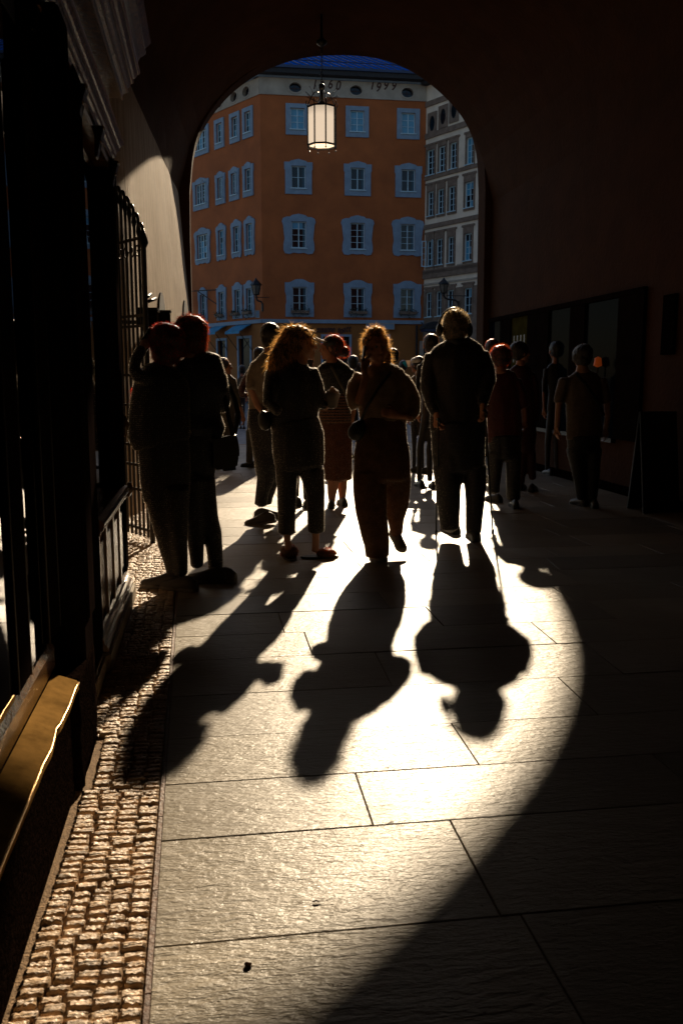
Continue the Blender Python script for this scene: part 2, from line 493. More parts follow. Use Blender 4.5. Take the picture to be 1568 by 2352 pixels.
# litter
for px, py, lab, l, wd, a in ((728, 2073, 'small brown twig lying on the coarse slab in the foreground', 0.022, 0.004, 0.15), (570, 2218, 'crumpled dark leaf scrap on the smooth slab nearest the camera', 0.016, 0.009, 0.5)):
    p = gp(px, py); b = BM()
    tube(b, [(p+Vector((-l*.5, 0, 0.003)), wd*.4, wd*.3), (p+Vector((-l*.2, 0.001, 0.005)), wd*.6, wd*.5), (p+Vector((l*.2, -0.001, 0.004)), wd*.55, wd*.4), (p+Vector((l*.5, 0.001, 0.003)), wd*.3, wd*.3)], 7)
    o = obj('twig' if 'twig' in lab else 'leaf_scrap', b, M['rust'], smooth=True); tag(o, lab, 'litter')

# ================================================================== ARCHWAY BUILDING
AY = 15.0
arch_px = [(1098, 450), (1095, 350), (1075, 290), (1040, 240), (985, 190), (940, 160), (880, 135), (800, 125), (700, 130), (620, 155), (560, 190), (510, 235), (470, 290), (445, 350), (437, 450)]
arch = [at(x, y, AY) for x, y in arch_px]
arch = [(v.x, v.z) for v in arch]
def smooth_poly(p, it=2):
    for _ in range(it):
        q = [p[0]]
        for a, b_ in zip(p, p[1:]):
            q.append((a[0]*.75+b_[0]*.25, a[1]*.75+b_[1]*.25)); q.append((a[0]*.25+b_[0]*.75, a[1]*.25+b_[1]*.75))
        q.append(p[-1]); p = q
    return p
arch_s = smooth_poly(arch)
lbx = at(443, 740, AY).x
outline = [(4.56, -0.02)]+arch_s+[(at(438, 560, AY).x, at(438, 560, AY).z), (lbx, at(443, 740, AY).z), (lbx, -0.02)]
bld = thing('archway_building', 'dark ochre vaulted passage building whose round archway frames the square', 'building', (2.2, 15, 0))
b = BM()
# street face with the arch cut out, one thick wall
OUT = [(-14, -0.03), (18, -0.03), (18, 15.5), (-14, 15.5)]
loop = [(-14, -0.03)]+[(lbx, -0.03)]+outline[::-1][1:-1]+[(4.56, -0.03), (18, -0.03), (18, 15.5), (-14, 15.5)]
sheet_with_holes(b, [loop], lambda a, z, d: Vector((a, AY+d, z)), -0.38)
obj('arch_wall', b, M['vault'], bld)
# vault and side walls of the passage as one loft
def section(Y):
    t = max(0, min(1, (Y-7.6)/(14.62-7.6)))
    xl = -1.05+(-0.36+1.05)*t if Y > 5.46 else -1.05
    if Y > 7.6: xl = -0.80+(-0.18+0.80)*t
    xr = 4.66
    lean = -0.20*t
    cx = (xl+xr)/2; r_ = (xr-xl)/2+0.03
    zs = 4.15; top = 2.50-0.28*t
    pts = [(xr, -0.02), (xr, 2.0), (xr, zs)]
    for k in range(1, 20):
        a = PI*k/20
        pts.append((cx+r_*math.cos(a)*1.0+lean*0.5, zs+top*math.sin(a)))
    pts += [(xl+lean, zs), (xl+lean*0.4, 2.5), (xl+0.02, -0.02)]
    return pts
b = BM(); bl = BM()
Ys = [-9, -4, 0, 3, 5.46, 6.4, 7.6, 9, 10.5, 12, 13.3, 14.63]
prev = None; prevl = None
for Y in Ys:
    pts = section(Y)
    cur = [b.verts.new((x, Y, z)) for x, z in pts[:-2]]
    curl = [bl.verts.new((x, Y, z)) for x, z in pts[-3:]]
    if prev:
        for i in range(len(cur)-1): b.faces.new((prev[i], prev[i+1], cur[i+1], cur[i]))
        for i in range(2): bl.faces.new((prevl[i], prevl[i+1], curl[i+1], curl[i]))
    else:
        e1 = [b.verts.new((x, Y, z)) for x, z in pts]; b.faces.new(e1)
    prev, prevl = cur, curl
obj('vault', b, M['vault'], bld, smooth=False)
bmesh.ops.subdivide_edges(bl, edges=bl.edges[:], cuts=5, use_grid_fill=True)
for v in bl.verts:
    if 8 < v.co.y < 14.6: v.co.x += 0.012*noise.noise(v.co*1.3)
obj('left_wall', bl, M['lwall'], bld, smooth=True)
# second outer skin so no light leaks in over the vault
b = BM()
box(b, -14, -1.6, -9.5, 14.6, -0.03, 15.4); box(b, 5.4, 18, -9.5, 14.6, -0.03, 15.4); box(b, -1.6, 5.4, -9.5, 14.6, 7.0, 15.4)
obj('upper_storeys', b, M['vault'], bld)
# flat dark sheets on the left wall, painted shade of arched niches
for px0, px1, pt in ((361, 377, 672), (418, 428, 690)):
    def wl(px, py):
        # meet the leaning wall
        best = None
        for k in range(400):
            Y = 7.7+k*0.0175
            p = at(px, py, Y); t = (Y-7.6)/7.02
            xw = -0.80+0.62*t-0.20*t*0.4*min(1, p.z/2.5)
            d = abs(p.x-xw)
            if best is None or d < best[0]: best = (d, Y, p.z, xw)
        return best
    A, B_ = wl(px0, 705), wl(px1, 705); Tt = wl((px0+px1)/2, pt)
    y0, y1 = A[1], B_[1]; zt = Tt[2]; zb = zt-0.42
    cy, ry = (y0+y1)/2, (y1-y0)/2
    b = BM()
    ol = [(y0, 0.9), (y1, 0.9), (y1, zb)]+[(cy+ry*math.cos(PI*k/14), zb+0.42*math.sin(PI*k/14)) for k in range(1, 14)]+[(y0, zb)]
    t0 = (y0-7.6)/7.02; t1 = (y1-7.6)/7.02
    def fn(a, z, d):
        t = (a-7.6)/7.02
        return Vector((-0.80+0.62*t-0.20*t*0.4*min(1.6, z/2.5)+0.022+d, a, z))
    sheet_with_holes(b, [ol], fn, -0.08)
    o = obj('niche_shade', b, M['interior'], bld)

# ================================================================== LEFT SHOPFRONT
shop = thing('shopfront', 'black wooden shopfront with cornices, brass sills and tall glass along the left wall', 'shopfront', (-0.6, 3, 0))
XG = -0.513
def bx(name, m, x0, x1, y0, y1, z0, z1, parent=shop, bev=0.0):
    b = BM(); box(b, x0, x1, y0, y1, z0, z1)
    if bev: bmesh.ops.bevel(b, geom=b.edges[:], offset=bev, segments=2, affect='EDGES')
    return obj(name, b, m, parent)
# solid wall behind
bx('back_wall', M['interior'], -1.3, -1.1, -2.5, 5.44, 0, 4.4)
bx('side_return', M['blackwood'], -1.1, -0.56, 5.40, 5.46, 0, 4.4)
# interior floor of the display and its dark lining
bx('display_floor', M['interior'], -1.1, -0.56, -2.5, 3.0, 0.3, 0.36)
# bay 1 ---------------------------------------------------------
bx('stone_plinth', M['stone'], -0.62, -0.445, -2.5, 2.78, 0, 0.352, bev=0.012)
b = BM()
def loft_y(bm, prof, y0, y1):
    A = [bm.verts.new((x, y0, z)) for x, z in prof]; B = [bm.verts.new((x, y1, z)) for x, z in prof]
    n = len(prof)
    for i in range(n): bm.faces.new((A[i], B[i], B[(i+1) % n], A[(i+1) % n]))
    bm.faces.new(A[::-1]); bm.faces.new(B)
loft_y(b, [(-0.50, 0.40), (-0.43, 0.374), (-0.424, 0.366), (-0.424, 0.345), (-0.434, 0.345), (-0.438, 0.36), (-0.50, 0.354)], -2.5, 1.55)
obj('brass_sill', b, M['brass'], shop)
M['lip'] = mat('polished_brass_lip', (0.60, 0.36, 0.14), 0.3, metal=0.9, nscale=20)
for ya, yb in ((-2.5, 1.55), (1.56, 2.80)):
    b = BM(); prof = [(-0.50, 0.40), (-0.466, 0.388), (-0.43, 0.374), (-0.424, 0.366), (-0.424, 0.345), (-0.434, 0.345), (-0.438, 0.36), (-0.50, 0.354)]
    n = 36 if ya > 0 else 20; prev = None; lip = []
    for i in range(n+1):
        y = ya+(yb-ya)*i/n; ring = []
        for (x, z) in prof:
            k = max(0, (x+0.50)/0.076); q = Vector((x*8, y*7, 0))
            dent = -0.007*math.exp(-((y-2.42)/0.035)**2)*k
            ring.append(b.verts.new((x+0.004*k*noise.noise(Vector((0, y*9, 3)))+dent, y, z+0.0025*noise.noise(q)*k)))
        if prev:
            for j in range(len(prof)): b.faces.new((prev[j], ring[j], ring[(j+1) % len(prof)], prev[(j+1) % len(prof)]))
        else: b.faces.new(ring[::-1])
        prev = ring; lip.append((ring[3].co.copy(), 0.0035))
    b.faces.new(prev); o_ = obj('brass_sill', b, M['brass'], shop)
    b = BM(); tube(b, lip, 6); obj('rolled_lip', b, M['lip'], o_, smooth=True)
b = BM(); loft_y(b, [(-0.56, 0.50), (-0.515, 0.492), (-0.502, 0.47), (-0.502, 0.405), (-0.56, 0.405)], -2.5, 2.86)
obj('bottom_rail', b, M['panelwood'], shop)
def pane(y0, y1, z0, z1, x=XG, parent=shop):
    b = BM(); box(b, x-0.004, x, y0, y1, z0, z1); return obj('pane', b, M['shopglass'], parent)
posts = [(-0.75, -0.62), (0.55, 0.66), (1.60, 1.70), (2.33, 2.50), (2.79, 3.0)]
for y0, y1 in posts:
    b = BM(); box(b, -0.56, -0.503, y0, y1, 0.5, 2.75)
    bmesh.ops.bevel(b, geom=b.edges[:], offset=0.004, segments=2, affect='EDGES')
    po = obj('post', b, M['matt_black'], shop)
    for ye in (y0+0.004, y1-0.004):
        b = BM(); rod(b, (-0.503, ye, 0.5), (-0.503, ye, 2.6), 0.0028, 6); obj('bead', b, M['blackwood'], po, smooth=True)
for (a, a1), (c, c1) in zip(posts, posts[1:]): pane(a1, c, 0.49, 2.3)
b = BM(); box(b, -0.56, -0.51, -2.5, 3.0, 2.3, 2.42); obj('transom', b, M['blackwood'], shop)
# pilaster between window and door
b = BM(); box(b, -0.60, -0.43, 3.035, 3.24, 0.36, 2.46); box(b, -0.43, -0.415, 3.06, 3.21, 0.5, 2.3)
bmesh.ops.bevel(b, geom=b.edges[:], offset=0.006, segments=2, affect='EDGES'); obj('pilaster', b, M['matt_black'], shop)
b = BM(); box(b, -0.62, -0.43, 2.81, 3.25, 0, 0.365)
bmesh.ops.subdivide_edges(b, edges=b.edges[:], cuts=9, use_grid_fill=True)
for v in b.verts: v.co += Vector((noise.noise(v.co*30), noise.noise(v.co*30+Vector((5, 0, 0))), noise.noise(v.co*30+Vector((0, 9, 0)))))*0.008
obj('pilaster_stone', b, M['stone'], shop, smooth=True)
# door recess
b = BM(); box(b, -0.72, -0.67, 3.25, 3.5, 0.13, 2.4); box(b, -0.67, -0.655, 3.29, 3.46, 0.2, 0.9)
door = obj('door', b, M['blackwood'], shop)
b = BM(); p = atX(196, 1265, -0.52)
rod(b, (-0.57, 3.55, 0.66), (-0.505, 3.55, 0.66), 0.012, 8); tube(b, [((-0.505, 3.55, 0.63), .014), ((-0.488, 3.55, 0.65), .02), ((-0.488, 3.55, 0.675), .02), ((-0.505, 3.55, 0.69), .012)], 10)
obj('handle', b, M['brass'], door, smooth=True)
bx('door_post', M['matt_black'], -0.62, -0.5, 3.5, 3.62, 0.12, 2.5, bev=0.005)
bx('door_step', M['step'], -0.80, -0.475, 3.27, 3.96, 0, 0.10, bev=0.012)
# bay 2 ---------------------------------------------------------
bx('post', M['matt_black'], -0.60, -0.49, 3.80, 4.02, 0.1, 2.6, bev=0.005)
pane(3.62, 3.80, 0.4, 2.4, -0.57)
b = BM(); loft_y(b, [(-0.60, 0.70), (-0.50, 0.70), (-0.478, 0.69), (-0.466, 0.675), (-0.466, 0.662), (-0.478, 0.65), (-0.492, 0.645), (-0.485, 0.63), (-0.49, 0.62), (-0.60, 0.62)], 4.02, 5.34)
obj('window_sill', b, M['panelwood'], shop, smooth=False)
bx('panel_back', M['panelwood'], -0.60, -0.515, 4.02, 5.3, 0.1, 0.62)
for y0 in (4.04, 4.34, 4.66, 4.98):
    b = BM(); box(b, -0.515, -0.497, y0, y0+0.06, 0.14, 0.62); bmesh.ops.bevel(b, geom=b.edges[:], offset=0.005, segments=2, affect='EDGES'); obj('stile', b, M['panelwood'], shop)
    b = BM(); loft_y(b, [(-0.515, 0.23), (-0.505, 0.24), (-0.505, 0.56), (-0.515, 0.57)], y0+0.09, y0+0.27); obj('panel', b, M['panelwood'], shop)
b = BM(); prof = [(-0.60, 0.19), (-0.505, 0.19), (-0.497, 0.18), (-0.497, 0.168), (-0.488, 0.162), (-0.482, 0.15), (-0.482, 0.138), (-0.472, 0.13), (-0.466, 0.115), (-0.466, 0.10), (-0.60, 0.10)]
loft_y(b, prof, 3.98, 5.36); obj('base_moulding', b, M['panelwood'], shop)
bx('base_stone', M['step'], -0.62, -0.455, 3.97, 5.38, 0, 0.095, bev=0.006)
pane(4.02, 5.25, 0.7, 2.4, -0.56)
bx('end_post', M['matt_black'], -0.60, -0.492, 5.25, 5.40, 0.19, 2.6, bev=0.006)
b = BM(); tube(b, [((-0.485, 5.41, 0.62), .012), ((-0.47, 5.41, 0.66), .02), ((-0.475, 5.41, 0.70), .014)], 10); tube(b, [((-0.488, 5.39, 0.98), .012), ((-0.48, 5.39, 1.05), .02), ((-0.49, 5.39, 1.1), .01)], 10)
obj('scroll_bracket', b, M['panelwood'], shop, smooth=True)
# entablature ----------------------------------------------------
bx('fascia', M['panelwood'], -0.60, -0.505, -2.5, 5.38, 2.46, 3.4)
def cornice(name, base_x, z, y1, k=1.0):
    b = BM()
    prof = [(-0.52, z-0.09*k), (base_x-0.06*k, z-0.09*k), (base_x-0.055*k, z-0.075*k), (base_x-0.045*k, z-0.07*k), (base_x-0.045*k, z-0.058*k), (base_x-0.032*k, z-0.05*k),
            (base_x-0.024*k, z-0.035*k), (base_x-0.024*k, z-0.024*k), (base_x-0.01*k, z-0.018*k), (base_x, z-0.005*k), (base_x, z+0.01*k), (base_x-0.012*k, z+0.014*k), (-0.52, z+0.03*k)]
    loft_y(b, prof, -2.5, y1); c = obj(name, b, M['panelwood'], shop)
    for dx, dz, r_ in ((0.0, 0.004, .009), (-0.022, -0.03, .007), (-0.043, -0.064, .006), (-0.06, -0.092, .0045), (-0.012, 0.02, .005)):
        b = BM(); rod(b, (base_x+dx*k, -2.5, z+dz*k), (base_x+dx*k, y1+0.002, z+dz*k), r_*k, 10); obj('bead', b, M['panelwood'], c, smooth=True)
    return c
cornice('lower_cornice', -0.437, 2.60, 5.33)
cornice('upper_cornice', -0.345, 2.985, 5.36, 1.5)
b = BM(); loft_y(b, [(-0.52, 3.3), (-0.52, 3.03), (-0.36, 3.03), (-0.33, 3.08), (-0.30, 3.10), (-0.30, 3.13), (-0.27, 3.16), (-0.27, 3.19), (-0.52, 3.23)], -2.5, 5.4); obj('crown_moulding', b, M['panelwood'], shop)
for yk in (3.02, 3.98, 4.6, 5.30):
    b = BM()
    prism(b, [(-0.505, 2.50), (-0.466, 2.50), (-0.462, 2.48), (-0.472, 2.45), (-0.484, 2.42), (-0.488, 2.39), (-0.494, 2.36), (-0.505, 2.355)], yk-0.035, yk+0.035)
    bmesh.ops.bevel(b, geom=b.edges[:], offset=0.004, segments=1, affect='EDGES')
    c = obj('corbel', b, M['blackwood'], shop)
    for z_, x_ in ((2.492, -0.462), (2.43, -0.478)):
        b = BM(); rod(b, (x_, yk-0.037, z_), (x_, yk+0.037, z_), 0.006, 8); obj('roll', b, M['panelwood'], c, smooth=True)

# ================================================================== IRON GATE
ga, gb_ = Vector((-0.72, 7.62, 0)), Vector((-0.462, 7.20, 0))
gate = thing('iron_gate', 'black wrought iron gate leaf with arched spear tops standing open by the left wall', 'gate', ga)
gd = (gb_-ga); GL = gd.length; gd.normalize()
def gpt(s, z, o=0): return Vector((ga.x+gd.x*s, ga.y+gd.y*s, z))+Vector((gd.y, -gd.x, 0))*o
nb = 8
def topz(s): return 2.80-0.40*(s/GL)**1.6
for i in range(nb):
    s = GL*i/(nb-1)
    edge = i in (0, nb-1)
    rr = 0.021 if edge else 0.011
    b = BM()
    zt = topz(s)
    tube(b, [(gpt(s, 0.04 if not edge else 0.0), rr), (gpt(s, 1.1), rr*0.98), (gpt(s, zt-0.1), rr), (gpt(s, zt-0.06), rr*1.9), (gpt(s, zt), rr*1.2), (gpt(s, zt+0.05), rr*0.3)], 8)
    obj('bar' if not edge else 'stile', b, M['iron'], gate, smooth=True)
for z in (0.10, 0.42, 0.62, 0.78, 1.10, 1.34, 1.72, 1.80, 2.38):
    b = BM(); box(b, 0, GL, -0.007, 0.007, z-0.011, z+0.011)
    for v in b.verts: v.co = gpt(v.co.x, v.co.z, v.co.y)
    obj('rail', b, M['iron'], gate)
for i in range(7):     # flattened loops filling the arched top, and collars
    s = GL*(i+0.5)/7
    b = BM(); zt = topz(s)+0.03; n = 14
    hw = 0.034
    pts = [(gpt(s-hw, 2.39), .009)]+[(gpt(s-hw*math.cos(PI*k/n), zt-0.06+0.07*math.sin(PI*k/n)), .013) for k in range(n+1)]+[(gpt(s+hw, 2.39), .007)]
    tube(b, pts, 7); obj('loop', b, M['iron'], gate, smooth=True)
for i in range(4):
    s = GL*(0.2+0.2*i); b = BM()
    pts = [(gpt(s+0.045*math.cos(a*0.7)*(1-a/14), 2.30-0.06*math.sin(a*0.7)*(1-a/14)-i*0.0), .006) for a in range(13)]
    tube(b, pts, 6); obj('scroll', b, M['iron'], gate, smooth=True)
b = BM(); tube(b, [(gpt(0.03, 2.4), .012), (gpt(0.05, 2.62), .02), (gpt(0.03, 2.80), .028), (gpt(0.05, 2.86), .016), (gpt(0.02, 2.94), .022), (gpt(0.03, 3.0), .006)], 8); obj('finial', b, M['iron'], gate, smooth=True)
b = BM(); prism(b, [(0.0, 1.95), (0.05, 2.0), (0.07, 2.12), (0.03, 2.2), (-0.02, 2.1)], -0.02, 0.02, lambda a, y, z: gpt(a-0.03, z, y)); obj('lock_plate', b, M['iron'], gate)
# the fixed side bars of the gate, in shade against the wall
fx = thing('gate_side_panel', 'dark barred iron side panel fixed between the shopfront end and the gate', 'gate', (-0.8, 5.9, 0))
for i in range(5):
    b = BM(); Yb = 5.75+i*0.42; tube(b, [((-0.79+0.01*i, Yb, 0.0), .009), ((-0.79+0.01*i, Yb, 2.3), .009), ((-0.79+0.01*i, Yb, 2.36), .003)], 6); obj('bar', b, M['iron'], fx, smooth=True)
for z in (0.15, 1.2, 2.2):
    b = BM(); rod(b, (-0.79, 5.7, z), (-0.75, 7.45, z), 0.008); obj('rail', b, M['iron'], fx)

# boxes and pegs on the left wall above the couple
def wallbox(px0, px1, py0, py1, Y, dep, name, label, cat):
    p0, p1 = at(px0, py1, Y), at(px1, py0, Y); b = BM()
    box(b, p0.x, p1.x, Y, Y+dep, p0.z, p1.z)
    t = thing(name, label, cat, (p0.x, Y, p0.z))
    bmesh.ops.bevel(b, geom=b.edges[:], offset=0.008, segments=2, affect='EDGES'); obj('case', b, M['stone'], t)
    b = BM(); box(b, p0.x-0.01, p1.x+0.012, Y-0.01, Y+dep+0.01, p1.z+0.001, p1.z+0.02); obj('lid', b, M['iron'], t)
    b = BM(); box(b, -0.85, p0.x+0.01, Y+dep*.3, Y+dep*.6, p0.z+0.02, p0.z+0.05); obj('bracket', b, M['iron'], t)
wallbox(316, 360, 712, 748, 8.1, 0.25, 'letter_box', 'dark metal box on the left wall nearest the open gate', 'box')
wallbox(366, 390, 717, 745, 9.6, 0.2, 'notice_box', 'smaller brown box on the left wall beyond the dark metal box', 'box')
for (xa, ya, xb, yb), lb in (((336, 683, 347, 676), 'short upper iron peg jutting from the gate post towards the wall niche'), ((342, 692, 358, 686), 'longer lower iron peg jutting from the gate post towards the wall niche')):
    b = BM(); rod(b, at(xa, ya, 7.3), at(xb, yb, 7.6), 0.014, 8); o = obj('iron_peg', b, M['iron'], smooth=True); tag(o, lb, 'peg', 'iron pegs beside the gate')

# ================================================================== RIGHT DISPLAY WINDOWS
rs = thing('display_window_row', 'dark framed row of shop display windows let into the right passage wall', 'shop window', (4.6, 12, 0))
ZB, ZT = 0.62, 2.22
XR = 4.655
def yr(px): return atX(px, 800, XR).y
b = BM(); box(b, XR-0.03, XR+0.0, 5.5, 14.55, 0, 0.10); obj('skirting', b, M['stone'], rs)
b = BM(); box(b, XR-0.05, XR-0.004, yr(1480), 14.55, ZT, ZT+0.06); obj('head_rail', b, M['matt_black'], rs)
b = BM(); box(b, XR-0.06, XR-0.004, yr(1422), 14.55, ZB-0.05, ZB); obj('sill', b, M['blackwood'], rs)
for a, c in ((1480, 1422), (1345, 1312), (1262, 1214), (1175, 1152), (1118, 1104)):
    b = BM(); box(b, XR-0.04, XR-0.002, yr(a), yr(c), ZB, ZT); obj('pillar', b, M['matt_black'], rs)
M['rglass'] = bpy.data.materials.new('dark_display_glass'); M['rglass'].use_nodes = True
_n = M['rglass'].node_tree; _p = _n.nodes['Principled BSDF']; _p.inputs['Base Color'].default_value = (0.003, 0.005, 0.008, 1); _p.inputs['Specular IOR Level'].default_value = 0
_g = _n.nodes.new('ShaderNodeBsdfGlossy'); _g.inputs['Roughness'].default_value = 0.04; _m = _n.nodes.new('ShaderNodeMixShader'); _m.inputs[0].default_value = 0.005
_n.links.new(_p.outputs[0], _m.inputs[1]); _n.links.new(_g.outputs[0], _m.inputs[2]); _n.links.new(_m.outputs[0], _n.nodes['Material Output'].inputs[0])
M['green'] = mat('faded_green_poster', (0.06, 0.05, 0.012), 0.9, spec=0.0)
for a, c in ((1422, 1345), (1312, 1262), (1214, 1175), (1152, 1118)):
    b = BM(); box(b, XR-0.012, XR-0.004, yr(a)+0.001, yr(c)-0.001, ZB, ZT)
    obj('pane', b, M['green'] if a == 1214 else M['rglass'], rs)
b = BM(); y0, y1 = yr(1214), yr(1175); 
for i in range(4):
    yy = y0+(y1-y0)*(0.2+0.2*i); box(b, XR-0.016, XR-0.013, yy, yy+0.05, 1.55, 1.95)
obj('poster_strokes', b, M['blackwood'], rs)
M['orangeglow'] = bpy.data.materials.new('orange_lamp_shade'); M['orangeglow'].use_nodes = True
pp = M['orangeglow'].node_tree.nodes['Principled BSDF']; pp.inputs['Base Color'].default_value = (0.6, 0.12, 0.02, 1)
pp.inputs['Emission Color'].default_value = (1, 0.16, 0.02, 1); pp.inputs['Emission Strength'].default_value = 0.05
lp = thing('small_lamp', 'small orange shaded lamp glowing in the right display window', 'lamp', (XR-0.06, yr(1372), 1.35))
b = BM(); pc = atX(1372, 830, XR-0.06)
tube(b, [(pc+Vector((0, 0, -0.05)), .05), (pc+Vector((0, 0, 0.04)), .038)], 12); obj('lamp_shade', b, M['orangeglow'], lp)
b = BM(); rod(b, pc+Vector((0, 0, -0.3)), pc+Vector((0, 0, -0.07)), 0.01); obj('stem', b, M['iron'], lp)
# plaque and leaning board on the right wall
pq = BM(); box(pq, XR-0.03, XR-0.002, yr(1550), yr(1522), 1.55, 2.15); o = obj('wall_plaque', pq, M['stone']); tag(o, 'dark rectangular plaque on the right wall near the photo edge', 'plaque')
p0 = gp(1500, 1172); ab = thing('folding_board', 'dark folded pavement board standing against the right wall', 'sign', (4.35, p0.y, 0))
for sg in (-1, 1):
    b = BM(); box(b, 4.2, 4.58, -0.012, 0.012, 0, 1.0); 
    mt = Matrix.Translation((0, p0.y+sg*0.17, 0)) @ Matrix.Rotation(sg*R(9.5), 4, 'X')
    for v in b.verts: v.co = mt @ v.co
    obj('board', b, M['blackwood'], ab)

# ================================================================== HANGING LANTERN
LY = 13.4
lc = at(739, 292, LY)
lan = thing('hanging_lantern', 'lit octagonal lantern with frosted panes hanging on a chain under the arch crown', 'lantern', lc)
pt_, pb_ = at(739, 249, LY), at(739, 334, LY)
rL = (at(772, 290, LY).x-at(706, 290, LY).x)/2
z0, z1 = pb_.z, pt_.z
M['lanternglass'] = bpy.data.materials.new('frosted_lantern_glass'); M['lanternglass'].use_nodes = True
nt2 = M['lanternglass'].node_tree; pp = nt2.nodes['Principled BSDF']
pp.inputs['Base Color'].default_value = (0.85, 0.78, 0.66, 1); pp.inputs['Roughness'].default_value = 0.5
pp.inputs['Emission Color'].default_value = (1.0, 0.78, 0.56, 1); pp.inputs['Emission Strength'].default_value = 0.62
g_ = nt2.nodes.new('ShaderNodeNewGeometry'); sx = nt2.nodes.new('ShaderNodeSeparateXYZ'); nt2.links.new(g_.outputs['Position'], sx.inputs[0])
mr = nt2.nodes.new('ShaderNodeMapRange'); mr.inputs[1].default_value = z1-0.02; mr.inputs[2].default_value = z1-0.12; mr.inputs[3].default_value = 0.42; mr.inputs[4].default_value = 0.62
nt2.links.new(sx.outputs[2], mr.inputs[0]); nt2.links.new(mr.outputs[0], pp.inputs['Emission Strength'])
N8 = 8; ph = R(8)
def lp_(k, r, z): a = ph+2*PI*k/N8; return Vector((lc.x+r*math.cos(a), LY+r*math.sin(a), z))
for k in range(N8):
    b = BM(); a_, b2 = lp_(k, rL*0.97, 0), lp_(k+1, rL*0.97, 0)
    q = [Vector((p.x, p.y, z)) for p, z in ((a_, z0), (b2, z0), (b2, z1), (a_, z1))]
    c_ = Vector((lc.x, LY, 0)); inn = [v+(c_-Vector((v.x, v.y, 0))).normalized()*0.006 for v in q]
    A = [b.verts.new(v) for v in q]; B = [b.verts.new(v) for v in inn]
    b.faces.new(A); b.faces.new(B[::-1])
    for i in range(4): b.faces.new((A[i], B[i], B[(i+1) % 4], A[(i+1) % 4]))
    obj('pane', b, M['lanternglass'], lan)
    b = BM(); rod(b, lp_(k, rL, z0-0.01), lp_(k, rL, z1+0.01), 0.011, 6); obj('corner_bar', b, M['iron'], lan)
    b = BM(); p = lp_(k, rL, z0-0.02); rod(b, p, p-Vector((0, 0, 0.03)), 0.005); ell(b, p-Vector((0, 0, 0.045)), .014, .014, .014, 1); obj('drop', b, M['iron'], lan, smooth=True)
    b = BM()
    for r0, r1, za in ((rL*0.93, rL*1.04, z0-0.018), (rL*0.93, rL*1.04, z1-0.006)):
        pts = [lp_(k, r0, 0), lp_(k, r1, 0), lp_(k+1, r1, 0), lp_(k+1, r0, 0)]
        A = [b.verts.new((p.x, p.y, za)) for p in pts]; B = [b.verts.new((p.x, p.y, za+0.022)) for p in pts]
        b.faces.new(A[::-1]); b.faces.new(B)
        for i in range(4): b.faces.new((A[i], A[(i+1) % 4], B[(i+1) % 4], B[i]))
    obj('rim', b, M['iron'], lan)
    # scroll arms
    b = BM()
    if k % 2 == 0:
        pts = []
        for t in range(11):
            u = t/10; r_ = rL*(1.0-0.78*u); z = z1+0.02+0.20*math.sin(u*PI*0.62)
            pts.append((lp_(k, r_, z), 0.007))
        tube(b, pts, 6)
    pts = [(lp_(k, rL*(1.0+0.12*math.sin(t/6*PI*.8)), z1+0.01+0.075*t/6), 0.006) for t in range(7)]
    tube(b, pts, 6)
    obj('scroll_arm', b, M['iron'], lan, smooth=True)
b = BM(); tube(b, [(Vector((lc.x, LY, z1+0.02)), .075), (Vector((lc.x, LY, z1+0.06)), .06), (Vector((lc.x, LY, z1+0.10)), .03), (Vector((lc.x, LY, z1+0.2)), .028), (Vector((lc.x, LY, z1+0.24)), .02)], 10)
ell(b, (lc.x, LY, z1+0.29), .05, .05, .05, 2); obj('crown', b, M['iron'], lan, smooth=True)
for i in range(26):   # gilt spikes of the crown
    b = BM(); a = 2*PI*i/26+0.1; p = Vector((lc.x+.06*math.cos(a), LY+.06*math.sin(a), z1+0.08))
    q = p+Vector((math.cos(a)*0.16, math.sin(a)*0.16, random.uniform(0.07, 0.17)))
    tube(b, [(p, .0025), (q, .0025), (q+(q-p).normalized()*.012, .006)], 5); obj('spike', b, M['iron'], lan)
b = BM(); tube(b, [(Vector((lc.x, LY, z0+0.08)), .012), (Vector((lc.x, LY, z0+0.3)), .03), (Vector((lc.x, LY, z0+0.38)), .022)], 8); obj('bulb', b, M['lanternglass'], lan, smooth=True)
zc = z1+0.34; ztop = at(738, 108, LY).z
i = 0
while zc < ztop:
    b = BM(); ang = (i % 2)*PI/2
    pts = []
    for k in range(11):
        a = 2*PI*k/10
        pts.append((Vector((lc.x+0.016*math.cos(a)*math.cos(ang), LY+0.016*math.cos(a)*math.sin(ang), zc+0.027*math.sin(a)+0.027)), 0.0045))
    tube(b, pts, 5, cap=False); obj('chain_link', b, M['iron'], lan, smooth=True)
    zc += 0.044; i += 1
b = BM(); tube(b, [(Vector((lc.x, LY, ztop)), .012), (Vector((lc.x, LY, ztop+0.04)), .07), (Vector((lc.x, LY, ztop+0.07)), .08), (Vector((lc.x, LY, ztop+0.12)), .02), (Vector((lc.x, LY, ztop+0.6)), .012)], 12); obj('ceiling_rose', b, M['iron'], lan, smooth=True)
# ================================================================== ORANGE CORNER BUILDING
FY = 50.0
ob = thing('corner_building', 'orange stuccoed corner building with sheet roof coloured like the sky it reflects and dates painted on its pale attic band', 'building', (7.5, FY, 0))
XL_, XR_ = at(600, 450, FY).x, at(975, 500, FY).x
LD = (-math.sin(R(31)), math.cos(R(31)))      # left facade direction
ZS, ZA, ZE = 4.38, 16.12, 17.0
Lq = 15.0
def ff(a, z, d): return Vector((a, FY+d, z))
def fl(a, z, d): return Vector((XL_+LD[0]*a+math.cos(R(31))*0+d*LD[1]*1.0, FY+LD[1]*a-d*LD[0]*1.0, z)) if False else Vector((XL_+LD[0]*a, FY+LD[1]*a, z))+Vector((LD[1], -LD[0], 0))*d
